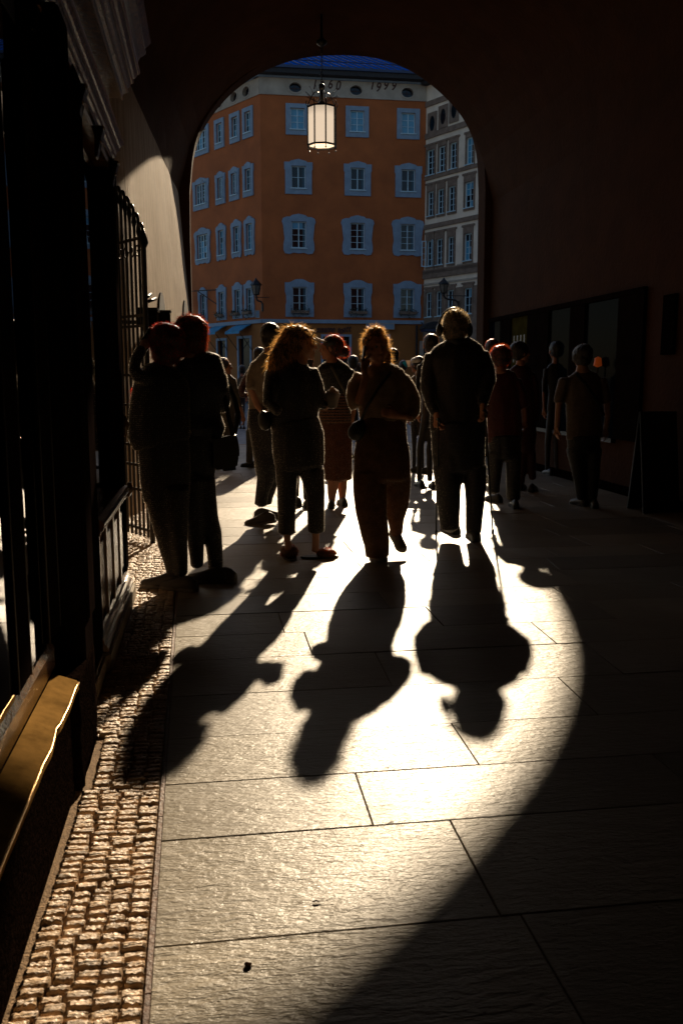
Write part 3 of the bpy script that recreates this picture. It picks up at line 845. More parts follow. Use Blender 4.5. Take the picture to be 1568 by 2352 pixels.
# depth d>0 goes INTO the building: front (0,1,0); left: (cos31, sin31)
def fxf(px, py):
    p = at(px, py, FY); return p.x, p.z
def fxl(px, py): return onpl(px, py, (XL_, FY), LD)

wins_f = []; wins_l = []
colx = [(at(683, 277, FY).x), (at(820, 277, FY).x), (at(937, 282, FY).x)]
rowz = {1: (14.14, 15.72), 2: (11.10, 12.88), 3: (7.98, 10.08), 4: (4.62, 6.66)}
inz = {1: (14.42, 15.50), 2: (11.40, 12.56), 3: (8.28, 9.68), 4: (4.92, 6.22)}
def surround(kind, cx, hw, z0, z1, flip=False):
    P = []
    if kind == 1: return rect(cx-hw, cx+hw, z0, z1)
    if kind == 2:
        zt = z1-0.13
        P = [(-1, z0), (1, z0), (1, zt-0.42), (1.06, zt-0.36), (1.06, zt), (.66, zt), (.58, zt+0.06), (.30, zt+.11), (0, zt+.16), (-.30, zt+.11), (-.58, zt+0.06), (-.66, zt), (-1.06, zt), (-1.06, zt-0.36), (-1, zt-0.42)]
    if kind == 3:
        zt = z1-0.16
        P = [(-.9, z0+.02), (-.6, z0-.02), (-.35, z0+.06), (0, z0+.02), (.35, z0+.06), (.6, z0-.02), (.9, z0+.02), (1, z0+.2), (1.0, z0+.5), (.93, z0+.8), (1.0, zt-.6), (1.02, zt-.42), (1.1, zt-.25), (1.02, zt-.08), (.8, zt), (.55, zt), (.45, zt+.08), (.2, zt+.13), (0, zt+.16), (-.2, zt+.13), (-.45, zt+.08), (-.55, zt), (-.8, zt), (-1.02, zt-.08), (-1.1, zt-.25), (-1.02, zt-.42), (-1.0, zt-.6), (-.93, z0+.8), (-1, z0+.5), (-1, z0+.2)]
    if kind == 4:
        zt = z1-0.2
        P = [(-1, z0), (1, z0), (1.0, z0+.6), (.94, z0+.8), (.95, zt-.7), (1.03, zt-.5), (1.03, zt), (.75, zt), (.6, zt+.04), (.42, zt+.12), (.2, zt+.18), (-.2, zt+.18), (-.42, zt+.12), (-.6, zt+.04), (-.75, zt), (-1.03, zt), (-1.03, zt-.5), (-.95, zt-.7), (-.94, z0+.8), (-1.0, z0+.6)]
    return [(cx+a*hw, z) for a, z in P]
pane_cache = {}
def window(parent, fn, cx, kind, iw, ow, rows_, blind=False, open_leaf=False, box_=False, zo=None, zi=None, trim='trim', nleaf=2, curtain=True):
    z0, z1 = zo or rowz[kind]; i0, i1 = zi or inz[kind]
    b = BM()
    ol = surround(kind, cx, ow, z0, z1)
    sheet_with_holes(b, [ol, rect(cx-iw, cx+iw, i0, i1)], lambda a, z, d: fn(a, z, -0.072+d), 0.07)
    wn = obj('window', b, M[trim], parent)
    # reveal frame set back in the wall
    b = BM(); fw = 0.055*min(1, iw/0.42)
    sheet_with_holes(b, [rect(cx-iw, cx+iw, i0, i1)]+[rect(cx-iw+fw+k*(2*iw-fw)/nleaf, cx-iw+(k+1)*(2*iw-fw)/nleaf, i0+.06, i1-.05) for k in range(nleaf)], lambda a, z, d: fn(a, z, 0.06+d), 0.06)
    obj('frame', b, M['trimface'], wn)
    b = BM()
    A = [fn(a, z, d) for (a, z, d) in ((cx-iw-.06, i0-.035, -0.13), (cx+iw+.06, i0-.035, -0.13), (cx+iw+.06, i0+.01, -0.13), (cx-iw-.06, i0+.01, -0.13), (cx-iw-.06, i0-.035, 0.05), (cx+iw+.06, i0-.035, 0.05), (cx+iw+.06, i0+.01, 0.05), (cx-iw-.06, i0+.01, 0.05))]
    v = [b.verts.new(p) for p in A]
    for f in ((0, 1, 2, 3), (4, 7, 6, 5), (0, 4, 5, 1), (2, 6, 7, 3), (0, 3, 7, 4), (1, 5, 6, 2)): b.faces.new([v[i] for i in f])
    obj('sill', b, M['trimface'], wn)
    lw = (2*iw-fw)/nleaf-fw
    ph_ = (i1-i0-.11)/rows_
    for k in range(nleaf):
        x0 = cx-iw+fw+k*(2*iw-fw)/nleaf
        for r_ in range(rows_):
            za = i0+.06+r_*ph_
            b = BM()
            q = [fn(a, z, 0.10) for a, z in rect(x0, x0+lw, za+(0.012 if r_ else 0), za+ph_-(0.012 if r_ < rows_-1 else 0))]
            q2 = [fn(a, z, 0.112) for a, z in rect(x0, x0+lw, za+(0.012 if r_ else 0), za+ph_-(0.012 if r_ < rows_-1 else 0))]
            va = [b.verts.new(p) for p in q]; vb = [b.verts.new(p) for p in q2]
            b.faces.new(va); b.faces.new(vb[::-1])
            for i in range(4): b.faces.new((va[i], vb[i], vb[(i+1) % 4], va[(i+1) % 4]))
            bl_ = (M['blind'] if (blind is True or (blind == 'top' and r_ == rows_-1) or (blind == 'mix' and random.random() < .5)) else M['pane'])
            obj('pane', b, bl_, wn)
            if r_:
                b = BM(); q = [b.verts.new(fn(a, z, d)) for d in (0.075, 0.11) for a, z in rect(x0, x0+lw, za-0.011, za+0.011)]
                for f in ((0, 1, 2, 3), (4, 7, 6, 5), (0, 4, 5, 1), (2, 6, 7, 3), (0, 3, 7, 4), (1, 5, 6, 2)): b.faces.new([q[i] for i in f])
                obj('glazing_bar', b, M['trimface'], wn)
    if curtain:
        b = BM(); q = []
        for a, d in ((cx+iw*0.55, 0.094), (cx+iw*0.62, 0.090), (cx+iw*0.7, 0.095), (cx+iw*0.78, 0.090), (cx+iw-fw-.002, 0.095)):
            q.append((b.verts.new(fn(a, i0+.06, d)), b.verts.new(fn(a, i1-.05, d))))
        for (a, a2), (c, c2) in zip(q, q[1:]): b.faces.new((a, c, c2, a2))
        obj('curtain', b, M['curtain'], wn)
    if open_leaf:
        for side in ((-1,) if open_leaf == 1 else (-1, 1)):
            b = BM(); hx = cx+side*iw
            ang = R(-70 if side < 0 else 70)
            def lf(a, z, d):
                # leaf swung outwards about hx
                u = a
                return fn(hx+side*u*math.cos(R(55)), z, -0.08-u*math.sin(R(55))+d)
            sheet_with_holes(b, [rect(0, iw*0.98, i0, i1)]+[rect(0.04, iw*0.98-.04, i0+.05+j*(i1-i0-.07)/rows_, i0+.05+(j+1)*(i1-i0-.07)/rows_-.02) for j in range(rows_)], lf, 0.04)
            obj('open_casement', b, M['trimface'], wn)
    return rect(cx-iw, cx+iw, i0, i1), wn

boxes = []
holes = []
for ci, cx in enumerate(colx):
    for k, iw, ow, rws in ((1, 0.38, 0.63, 3), (2, 0.39, 0.72, 2), (3, 0.40, 0.84, 4), (4, 0.40, 0.78, 3)):
        h, wn = window(ob, ff, cx+(0.03 if k > 1 else 0)+(0.02 if k == 4 else 0), k, iw, ow, rws, blind=(True if k == 1 else ('top' if (k == 3 and ci == 0) else False)), curtain=k > 1)
        holes.append(h)
        if k == 4: boxes.append((ff, cx+0.05, 4.86))
# openings at street level, front: shop window, door
def glazed(parent, fn, a0, a1, z0, z1, name='shop_opening', m='trim', fw=0.12):
    b = BM(); sheet_with_holes(b, [rect(a0-fw, a1+fw, z0, z1+fw), rect(a0, a1, z0+.02, z1)], lambda a, z, d: fn(a, z, -0.06+d), 0.1)
    o = obj(name, b, M[m], parent)
    b = BM(); q = [b.verts.new(fn(a, z, d)) for d in (0.12, 0.14) for a, z in rect(a0, a1, z0+.02, z1)]
    for f in ((0, 1, 2, 3), (4, 7, 6, 5), (0, 4, 5, 1), (2, 6, 7, 3), (0, 3, 7, 4), (1, 5, 6, 2)): b.faces.new([q[i] for i in f])
    obj('pane', b, M['pane'], o)
    return rect(a0, a1, z0+.02, z1)
xa, za = fxf(742, 773); xb, _ = fxf(802, 773)
holes.append(glazed(ob, ff, xa, xb, 0.35, za))
xa, _ = fxf(850, 773); xb, zb_ = fxf(891, 773)
holes.append(glazed(ob, ff, xa, xb, 0.02, zb_))
# walls (front and left), recess lining behind
b = BM(); sheet_with_holes(b, [rect(XL_, XR_, ZS, ZA)]+[h for h in holes if h[0][1] > ZS], ff, 0.25)
obj('front_wall', b, M['orange'], ob)
b = BM(); sheet_with_holes(b, [rect(XL_, XR_, -0.03, ZS)]+[h for h in holes if h[0][1] < ZS], ff, 0.25)
obj('front_ground_wall', b, M['ochre'], ob)
holesl = []
lcols = {1: [(570, 'n'), (540, 'n'), (504.5, 'n'), (462, 'd')], 2: [(571, 'n'), (539, 'o'), (507, 'o'), (462, 'do')], 3: [(574, 'n'), (544, 'n'), (509, 'n'), (466, 'd')], 4: [(574, 'n'), (547, 'n'), (510, 'n'), (467, 'n')]}
ypx = {1: 290, 2: 425, 3: 545, 4: 695}
base_s = []
for k, lst in lcols.items():
    for (px, typ) in lst:
        s, z = fxl(px, ypx[k])
        dbl = 'd' in typ
        iw, ow = (0.30, 0.50) if not dbl else (0.62, 0.86)
        rws = {1: 3, 2: 3, 3: 4, 4: 3}[k]
        h, wn = window(ob, fl, s, k, iw, ow, rws, blind='mix' if k in (1, 3) else False, open_leaf=(1 if 'o' in typ else 0), nleaf=4 if dbl else 2, curtain=True)
        holesl.append(h)
        if k == 4: boxes.append((fl, s, 4.86))
for px0, px1, pt_ in ((501, 519, 783), (549, 575, 778)):
    s1, zt = fxl(px0, pt_); s0, _ = fxl(px1, pt_)
    holesl.append(glazed(ob, fl, s0, s1, 0.35, zt, fw=0.14))
b = BM(); sheet_with_holes(b, [rect(0, Lq, ZS, ZA)]+[h for h in holesl if h[0][1] > ZS], fl, 0.25); obj('side_wall', b, M['orange'], ob)
b = BM(); sheet_with_holes(b, [rect(0, Lq, -0.03, ZS)]+[h for h in holesl if h[0][1] < ZS], fl, 0.25); obj('side_ground_wall', b, M['ochre'], ob)
# dark core so that nothing shows through
b = BM(); c0 = Vector((XL_+0.5, FY+0.45, 0)); c1 = Vector((XR_+0.4, FY+0.45, 0)); c2 = Vector((XR_+0.4, FY+14, 0)); c3 = fl(Lq, 0, 0.5); c4 = fl(0.3, 0, 0.5)
ring = [c0, c1, c2, c3, c4]
A = [b.verts.new((p.x, p.y, 0)) for p in ring]; B = [b.verts.new((p.x, p.y, 16.9)) for p in ring]
b.faces.new(A); b.faces.new(B)
for i in range(5): b.faces.new((A[i], A[(i+1) % 5], B[(i+1) % 5], B[i]))
obj('core', b, M['interior'], ob)
# string course, attic band with oval openings, eaves
def band(fn, a0, a1, z0, z1, dout, m, name, holes_=None, thick=None):
    b = BM(); sheet_with_holes(b, [rect(a0, a1, z0, z1)]+(holes_ or []), lambda a, z, d: fn(a, z, -dout+d), thick or (dout+0.1)); return obj(name, b, m, ob)
band(ff, XL_-0.05, XR_, ZS-0.10, ZS+0.10, 0.12, M['trim'], 'string_course')
band(fl, 0.0, Lq, ZS-0.10, ZS+0.10, 0.12, M['trim'], 'string_course')
ovf = []
for px in (678, 817, 935):
    x, z = fxf(px, 203+ (px-678)*0.02); ovf.append((x, 16.52))
band(ff, XL_-0.03, XR_, ZA, ZE, 0.06, M['band'], 'attic_band', [oval(x, z, 0.33, 0.25) for x, z in ovf], 0.31)
ovl = []
for px, py in ((567, 209), (539, 219), (505, 236)):
    s, z = fxl(px, py); ovl.append((s, 16.52))
ovl.append((ovl[-1][0]+(ovl[-1][0]-ovl[-2][0]), 16.52))
band(fl, 0.0, Lq, ZA, ZE, 0.06, M['band'], 'attic_band', [oval(s, z, 0.36, 0.27) for s, z in ovl], 0.31)
for fn, lst in ((ff, ovf), (fl, ovl)):
    for (x, z) in lst:
        b = BM(); sheet_with_holes(b, [oval(x, z, 0.42, 0.33), oval(x, z, 0.33, 0.25)], lambda a, zz, d: fn(a, zz, -0.085+d), 0.03)
        o = obj('oval_window', b, M['band'], ob)
        b = BM(); q = [b.verts.new(fn(a, zz, 0.16)) for a, zz in oval(x, z, 0.36, 0.27)]; b.faces.new(q); obj('pane', b, M['pane'], o)
        b = BM()
        for A in (rect(x-0.012, x+0.012, z-0.25, z+0.25), rect(x-0.33, x+0.33, z-0.012, z+0.012)):
            q = [b.verts.new(fn(a, zz, 0.13+(0.002 if A[0][0] < x-0.1 else 0))) for a, zz in A]; b.faces.new(q)
        obj('glazing_bar', b, M['brownpaint'], o)
for txt, px, py in (('1', 721, 196), ('3', 737, 199), ('6', 757, 195), ('0', 775, 198), ('1', 853, 197), ('9', 867, 202), ('9', 884, 198), ('9', 902, 199)):
    me = text_mesh(txt, 0.66, 0.004, 0.25)
    x, z = fxf(px, py)
    me.transform(Matrix.Translation((x, FY-0.066, z+0.0)) @ Matrix.Rotation(PI/2, 4, 'X') @ Matrix.Diagonal((0.82, 1.0, 1, 1)))
    me.transform(Matrix.Translation(-wloc(ob)))
    link('painted_numeral', me, ob, M['brownpaint'])
# cornice lip, dark eaves and roof
def eave(fn, a0, a1):
    for nm, d0, d1, z0, z1, m in (('cornice', -0.16, 0.3, ZE-0.03, ZE+0.06, 'trim'), ('eaves', -0.62, 0.4, ZE+0.062, ZE+0.36, 'gutter'), ('gutter', -0.72, -0.6, ZE+0.30, ZE+0.44, 'seam')):
        b = BM()
        q = [fn(a0, z0, d0), fn(a1, z0, d0), fn(a1, z0, d1), fn(a0, z0, d1)]
        A = [b.verts.new(p) for p in q]; B = [b.verts.new((p.x, p.y, z1)) for p in q]
        b.faces.new(A); b.faces.new(B[::-1])
        for i in range(4): b.faces.new((A[i], A[(i+1) % 4], B[(i+1) % 4], B[i]))
        obj(nm, b, M[m], ob)
eave(ff, XL_-0.4, XR_+0.25); eave(fl, 0.0, Lq)
# hipped sheet metal roof, raised seams
pitch = R(26.5)
b = BM()
e0 = Vector((XL_-0.45, FY-0.66, ZE+0.45)); e1 = Vector((XR_+0.3, FY-0.66, ZE+0.45)); run = 7.0
r0_ = Vector((XL_+2.6, FY+run, ZE+0.45+(run+.66)*math.tan(pitch))); r1_ = Vector((XR_+0.3, FY+run, r0_.z)); el_ = fl(Lq, ZE+0.45, -0.6); rl_ = el_+Vector((5.5, 2.5, 0)); rl_.z = r0_.z
bk1 = Vector((XR_+0.3, FY+14.5, ZE+0.3)); bk0 = Vector((rl_.x+5, FY+14.5, ZE+0.3))
V_ = [b.verts.new(p) for p in (e0, e1, r1_, r0_, el_, rl_, bk0, bk1)]
b.faces.new((V_[0], V_[1], V_[2], V_[3])); b.faces.new((V_[0], V_[3], V_[5], V_[4])); b.faces.new((V_[3], V_[2], V_[7], V_[6], V_[5]))
obj('roof', b, M['roof'], ob)
for i in range(24):
    a = i/23; p = e0.lerp(e1, a)+Vector((0.0, 0, 0.02)); q = p+Vector((-1.6, run*0.62, run*0.62*math.tan(pitch)+0.02))
    b = BM(); rod(b, p, q, 0.035, 4); obj('roof_seam', b, M['seam'], ob)
b = BM(); rod(b, e0+Vector((0, 0.5, 0.42)), e1+Vector((0, 0.5, 0.42)), 0.03, 4); obj('snow_rail', b, M['seam'], ob)
# shop name and its board, small boards
for k, ch in enumerate('susanne spatt'):      # each letter of the shop name
    if ch == ' ': continue
    me = text_mesh(ch, 0.56, 0.02, 0.35)
    dz_ = {'p': -0.06, 't': 0.04}.get(ch, 0)
    x, z = fxf(728+k*6.1, 757); me.transform(Matrix.Translation((x, FY-0.03, z+dz_)) @ Matrix.Rotation(PI/2, 4, 'X') @ Matrix.Diagonal((0.62, 0.9, 1, 1)))
    me.transform(Matrix.Translation(-wloc(ob))); link('shop_letter', me, ob, M['brownpaint'])
def board(px0, px1, py0, py1, name, label, m='trim', fn=ff, fx_=fxf, out=-0.16, cat='sign'):
    a0, z1_ = fx_(px0, py0); a1, z0_ = fx_(px1, py1)
    if a0 > a1: a0, a1 = a1, a0
    c = fn((a0+a1)/2, z0_, out); t = thing(name, label, cat, c)
    b = BM(); sheet_with_holes(b, [rect(a0, a1, z0_, z1_)], lambda a, z, d: fn(a, z, out+d), 0.06); obj('face', b, M[m], t)
    b = BM(); sheet_with_holes(b, [rect(a0-.03, a1+.03, z0_-.03, z1_+.03), rect(a0, a1, z0_, z1_)], lambda a, z, d: fn(a, z, out-0.02+d), 0.1); obj('edging', b, M['band'], t)
    return t, a0, a1, z0_, z1_
board(840, 903, 744, 756, 'signboard', 'wide pale signboard under the string course right of the lettering')
board(681, 697, 746, 758, 'signboard', 'small pale signboard under the string course left of the lettering')
board(587, 595, 714, 729, 'street_name_plate', 'small pale plate on the orange wall just below the left wall lamp', fn=ff, out=-0.05)
t, a0, a1, z0_, z1_ = board(444, 469, 679, 693, 'hanging_sign', 'pale rectangular sign hanging from an iron bracket on the side facade', fn=fl, fx_=fxl, out=-1.2)
b = BM(); q = [b.verts.new(fl(a, z, -1.23)) for a, z in [((a0+a1)/2+dx, (z0_+z1_)/2+0.06+dz) for dx, dz in ((-.12, .12), (.12, .12), (.12, -.02), (0, -.12), (-.12, -.02))]]; b.faces.new(q); obj('crest', b, M['brown'], t)
b = BM()
for j in range(9):
    a = a0+0.12+j*(a1-a0-0.24)/9; q = [b.verts.new(fl(x_, z, -1.23)) for x_, z in rect(a, a+0.07, z0_+0.07, z0_+0.12)]; b.faces.new(q)
obj('small_lettering', b, M['brown'], t)
b = BM(); s_, zt = fxl(490, 676); rod(b, fl(a1, z1_+0.14, -1.2), fl(a0-1.6, z1_+0.14, -0.02), 0.03); rod(b, fl(a0, z1_+0.14, -1.2), fl(a0, z1_, -1.2), 0.02); rod(b, fl(a0-1.5, z1_-0.7, -0.02), fl(a0-0.6, z1_+0.1, -0.8), 0.025); obj('bracket', b, M['iron'], t)
# flower boxes
for i, (fn, a, z) in enumerate(boxes):
    side = fn is fl
    nm = ['left', 'middle', 'right']
    if not side: lab = 'dark flower box on the lowest front window sill, '+['nearest the building corner', 'middle of the three', 'at the right end'][i]
    else: lab = 'dark flower box on the side facade, '+['first from the building corner', 'second from the building corner', 'third from the building corner', 'beneath the hanging sign'][i-3]
    t = thing('flower_box', lab, 'flower box', fn(a, z, -0.25), 'flower boxes on the orange building')
    wv = 0.5 if not side else 0.36
    b = BM(); q = [fn(x_, z_, d) for d in (-0.13, -0.33) for x_, z_ in rect(a-wv, a+wv, z-0.06, z+0.09)]; v = [b.verts.new(p) for p in q]
    for f in ((0, 1, 2, 3), (4, 7, 6, 5), (0, 4, 5, 1), (2, 6, 7, 3), (0, 3, 7, 4), (1, 5, 6, 2)): b.faces.new([v[k] for k in f])
    obj('trough', b, M['brown'], t)
    b = BM()
    for k in range(150):
        c = fn(a+random.uniform(-wv, wv)*1.05, z+0.10+random.gauss(0, 0.08)-(random.random() < .25)*random.uniform(0, .35), -0.24+random.gauss(0, 0.08))
        m_ = Matrix.Translation(c) @ Matrix.Rotation(random.uniform(0, 6), 4, Vector((random.random(), random.random(), random.random())).normalized())
        s_ = random.uniform(0.03, 0.06); v = [b.verts.new(m_ @ Vector(p)) for p in ((0, -s_, 0), (s_*.6, 0, 0), (0, s_, 0), (-s_*.6, 0, 0))]; b.faces.new(v)
    obj('plants', b, M['foliage'], t, kind='stuff')
# awnings
for px0, px1, py0, py1, lb in ((497, 523, 749, 768, 'small blue cloth awning over the farther side facade shop window'), (546, 579, 747, 766, 'small blue cloth awning over the side facade shop window nearest the corner')):
    s1, zt = fxl(px0, py0); s0, zb_ = fxl(px1, py1)
    t = thing('awning', lb, 'awning', fl((s0+s1)/2, zb_, 0), 'blue awnings on the orange building')
    b = BM(); pr = [(-0.05, zt), (-0.35, zt-0.10), (-0.7, zt-0.32), (-0.85, zb_+0.12), (-0.86, zb_-0.02), (-0.83, zb_+0.10), (-0.68, zt-0.36), (-0.33, zt-0.14), (-0.05, zt-0.04)]
    A = [b.verts.new(fl(s0, z, d)) for d, z in pr]; B = [b.verts.new(fl(s1, z, d)) for d, z in pr]
    for i in range(len(pr)): b.faces.new((A[i], A[(i+1) % 9], B[(i+1) % 9], B[i]))
    b.faces.new(A); b.faces.new(B[::-1]); obj('cloth', b, M['awning'], t)
    for s_ in (s0, s1):
        b = BM(); rod(b, fl(s_, zb_, -0.8), fl(s_, zb_-0.9, -0.03), 0.02); obj('arm', b, M['iron'], t)
# dark canopy and drain pipe at the right end
xa, zt = fxf(950, 744); xb, zb_ = fxf(1011, 760)
t = thing('canopy', 'dark flat canopy over the doorway at the right end of the orange building', 'canopy', ((xa+xb)/2, FY, zb_))
b = BM(); prism(b, [(xa, zb_), (xb, zb_), (xb-0.1, zb_+0.18), (xb-.45, zt), (xa+.5, zt), (xa+.1, zb_+.18)], FY-2.4, FY-1.2); obj('hood', b, M['gutter'], t)
b = BM(); prism(b, [(xa+.1, zb_-.14), (xb-.1, zb_-.14), (xb-.1, zb_), (xa+.1, zb_)], FY-2.3, FY-1.25); obj('fascia', b, M['seam'], t)
for sx_ in (xa+.4, xa+2.0):
    b = BM(); rod(b, (sx_, FY-1.3, zb_), (sx_, FY-0.02, zb_+0.5), 0.03); obj('stay', b, M['iron'], t)
b = BM(); x_, _ = fxf(955, 780); rod(b, (x_, FY-0.15, 0), (x_, FY-0.15, 4.2), 0.06, 8); obj('drain_pipe', b, M['gutter'], ob)
b = BM(); x1_, _ = fxf(962, 800); x2_, _ = fxf(975, 800); prism(b, rect(x1_, x2_, 0, 3.35), FY-0.12, FY-0.004); obj('door_pilaster', b, M['band'], ob)

# ================================================================== WHITE AND BROWN BUILDING on the right
RD = (math.sin(R(27)), -math.cos(R(27)))
RP = (XR_, FY-0.02)
wb = thing('white_building', 'cream and brown ornamented townhouse at right running away beside the orange building', 'building', (RP[0]+3, RP[1]-6, 0))
def fr(a, z, d): return Vector((RP[0]+RD[0]*a-RD[1]*d, RP[1]+RD[1]*a+RD[0]*d, z))
def fxr(px, py): return onpl(px, py, RP, RD)
LR = 22.0
hr = []
wrows = [((990, 371, 16.5, 54), (1016, 364, 15, 54), (1042, 357, 15, 55), (1080, 350, 15, 60)), ((990, 469, 13, 53), (1013, 463, 14, 53), (1038.5, 456, 15, 54), (1078, 446, 19, 57)),
         ((988, 585, 14, 58), (1010, 579, 14, 58), (1036, 572, 13, 57), (1075, 566, 16, 60)), ((985.5, 702, 13, 56), (1009, 698, 13, 56), (1035, 693, 14, 56), (1075, 692, 17, 58)), ]
wcols = []
for ri, row in enumerate(wrows):
    zc_ = None; ext = []
    for (px, py, wpx, hpx) in row:
        s0, z1_ = fxr(px-wpx/2, py-hpx/2); s1, z0_ = fxr(px+wpx/2, py+hpx/2)
        ext.append((min(s0, s1), max(s0, s1), z0_, z1_))
    z0m = sum(e[2] for e in ext)/len(ext); z1m = sum(e[3] for e in ext)/len(ext)
    for j, e in enumerate(ext):
        cx = (e[0]+e[1])/2; iw = (e[1]-e[0])/2
        h, wn = window(wb, fr, cx, 1, iw, iw+0.08, 4 if ri < 3 else 3, blind='mix' if j == 3 else False, open_leaf=(2 if (ri == 2 and j == 0) else 0), zo=(z0m-0.14, z1m+(0.34 if ri in (1, 2) else 0.2)), zi=(z0m, z1m), trim='brown', curtain=False)
        hr.append(h)
        b = BM(); sheet_with_holes(b, [rect(cx-iw-.18, cx+iw+.18, z1m+(.345 if ri in (1, 2) else .205), z1m+(.45 if ri in (1, 2) else .30))], lambda a, z, d: fr(a, z, -0.09+d), 0.088); obj('window_hood', b, M['brown'], wb)
    wcols.append((z0m, z1m, ext))
dst = wcols[0][2][3][0]-wcols[0][2][2][0]
ZW = fxr(985, 196)[1]
b = BM(); sheet_with_holes(b, [rect(0, LR, -0.03, ZW)]+hr, fr, 0.3); obj('facade', b, M['white'], wb)
def wband(z0, z1, dout, m, nm='moulding', a0=0.0, a1=LR):
    b = BM(); sheet_with_holes(b, [rect(a0, a1, z0, z1)], lambda a, z, d: fr(a, z, -dout+d), dout-0.002); obj(nm, b, M[m], wb)
zb1 = wcols[0][1]
wband(fxr(985, 240)[1]-0.12, fxr(985, 240)[1]+0.15, 0.08, 'brown')           # under the eaves
wband(fxr(985, 318)[1]-0.02, fxr(985, 318)[1]+0.26, 0.08, 'brown')          # below the attic ovals
wband(wcols[1][1]+0.62, wcols[1][1]+0.80, 0.08, 'brown')
wband(wcols[2][1]+0.62, wcols[2][1]+0.85, 0.09, 'brown')
z_ = wcols[2][0]; wband(z_-0.42, z_-0.18, 0.12, 'brown'); wband(wcols[3][1]+0.75, wcols[3][1]+1.15, 0.12, 'brown'); wband(wcols[3][1]+0.40, wcols[3][1]+0.5, 0.06, 'band')
wband(wcols[3][1]+1.15, z_-0.42, 0.03, 'brown', 'dado')
for j in range(9):   # pale panels between the storeys
    s = 0.35+j*dst*0.62
    b = BM(); sheet_with_holes(b, [rect(s, s+dst*0.36, wcols[3][1]+1.3, z_-0.55)], lambda a, z, d: fr(a, z, -0.06+d), 0.04); obj('panel', b, M['band'], wb)
wband(0.0, wcols[3][1]+0.38, 0.03, 'brown', 'ground_storey_facing') if False else None
b = BM(); sheet_with_holes(b, [rect(0, LR, -0.02, wcols[3][1]+0.1)]+[h for h in hr[-4:]], lambda a, z, d: fr(a, z, -0.03+d), 0.028); obj('ground_facing', b, M['brown'], wb)
for j in range(12):
    z1_ = 0.4+j*0.42
    if z1_ < wcols[3][1]: 
        b = BM(); sheet_with_holes(b, [rect(wcols[3][2][2][1]+0.25, wcols[3][2][3][0]-0.25, z1_, z1_+0.36)], lambda a, z, d: fr(a, z, -0.07+d), 0.04); obj('rusticated_block', b, M['brown'], wb)
for px, py in ((993, 284), (1018, 268), (1043, 254)):
    s, z = fxr(px, py); b = BM()
    sheet_with_holes(b, [rect(s-.36, s+.36, z-.58, z+.58), oval(s, z, .22, .40)], lambda a, zz, d: fr(a, zz, -0.06+d), 0.055); o = obj('oval_window', b, M['brown'], wb)
    b = BM(); q = [b.verts.new(fr(a, zz, -0.008)) for a, zz in oval(s, z, .23, .41)]; b.faces.new(q); obj('pane', b, M['pane'], o)
b = BM(); A = [fr(a, 0, d) for a, d in ((-0.1, 0.32), (LR, 0.32), (LR, 8), (4.0, 8))]; v0 = [b.verts.new((p.x, p.y, 0)) for p in A]; v1 = [b.verts.new((p.x, p.y, ZW)) for p in A]
b.faces.new(v0); b.faces.new(v1)
for i in range(4): b.faces.new((v0[i], v0[(i+1) % 4], v1[(i+1) % 4], v1[i]))
obj('core', b, M['interior'], wb)
b = BM(); A = [fr(a, 0, d) for a, d in ((0.0, -0.4), (LR, -0.4), (LR, 0.3), (0.0, 0.3))]; v0 = [b.verts.new((p.x, p.y, ZW+0.002)) for p in A]; v1 = [b.verts.new((p.x, p.y, ZW+0.28)) for p in A]
b.faces.new(v0); b.faces.new(v1)
for i in range(4): b.faces.new((v0[i], v0[(i+1) % 4], v1[(i+1) % 4], v1[i]))
obj('eaves', b, M['gutter'], wb)
# arched door
s, z = fxr(982, 790)
b = BM(); ol = [(s-.55, 0), (s+.55, 0), (s+.55, 2.6)]+[(s+.55*math.cos(PI*k/10), 2.6+.55*math.sin(PI*k/10)) for k in range(1, 10)]+[(s-.55, 2.6)]
sheet_with_holes(b, [ol], lambda a, zz, d: fr(a, zz, -0.05+d), 0.01); obj('arched_door', b, M['interior'], wb)

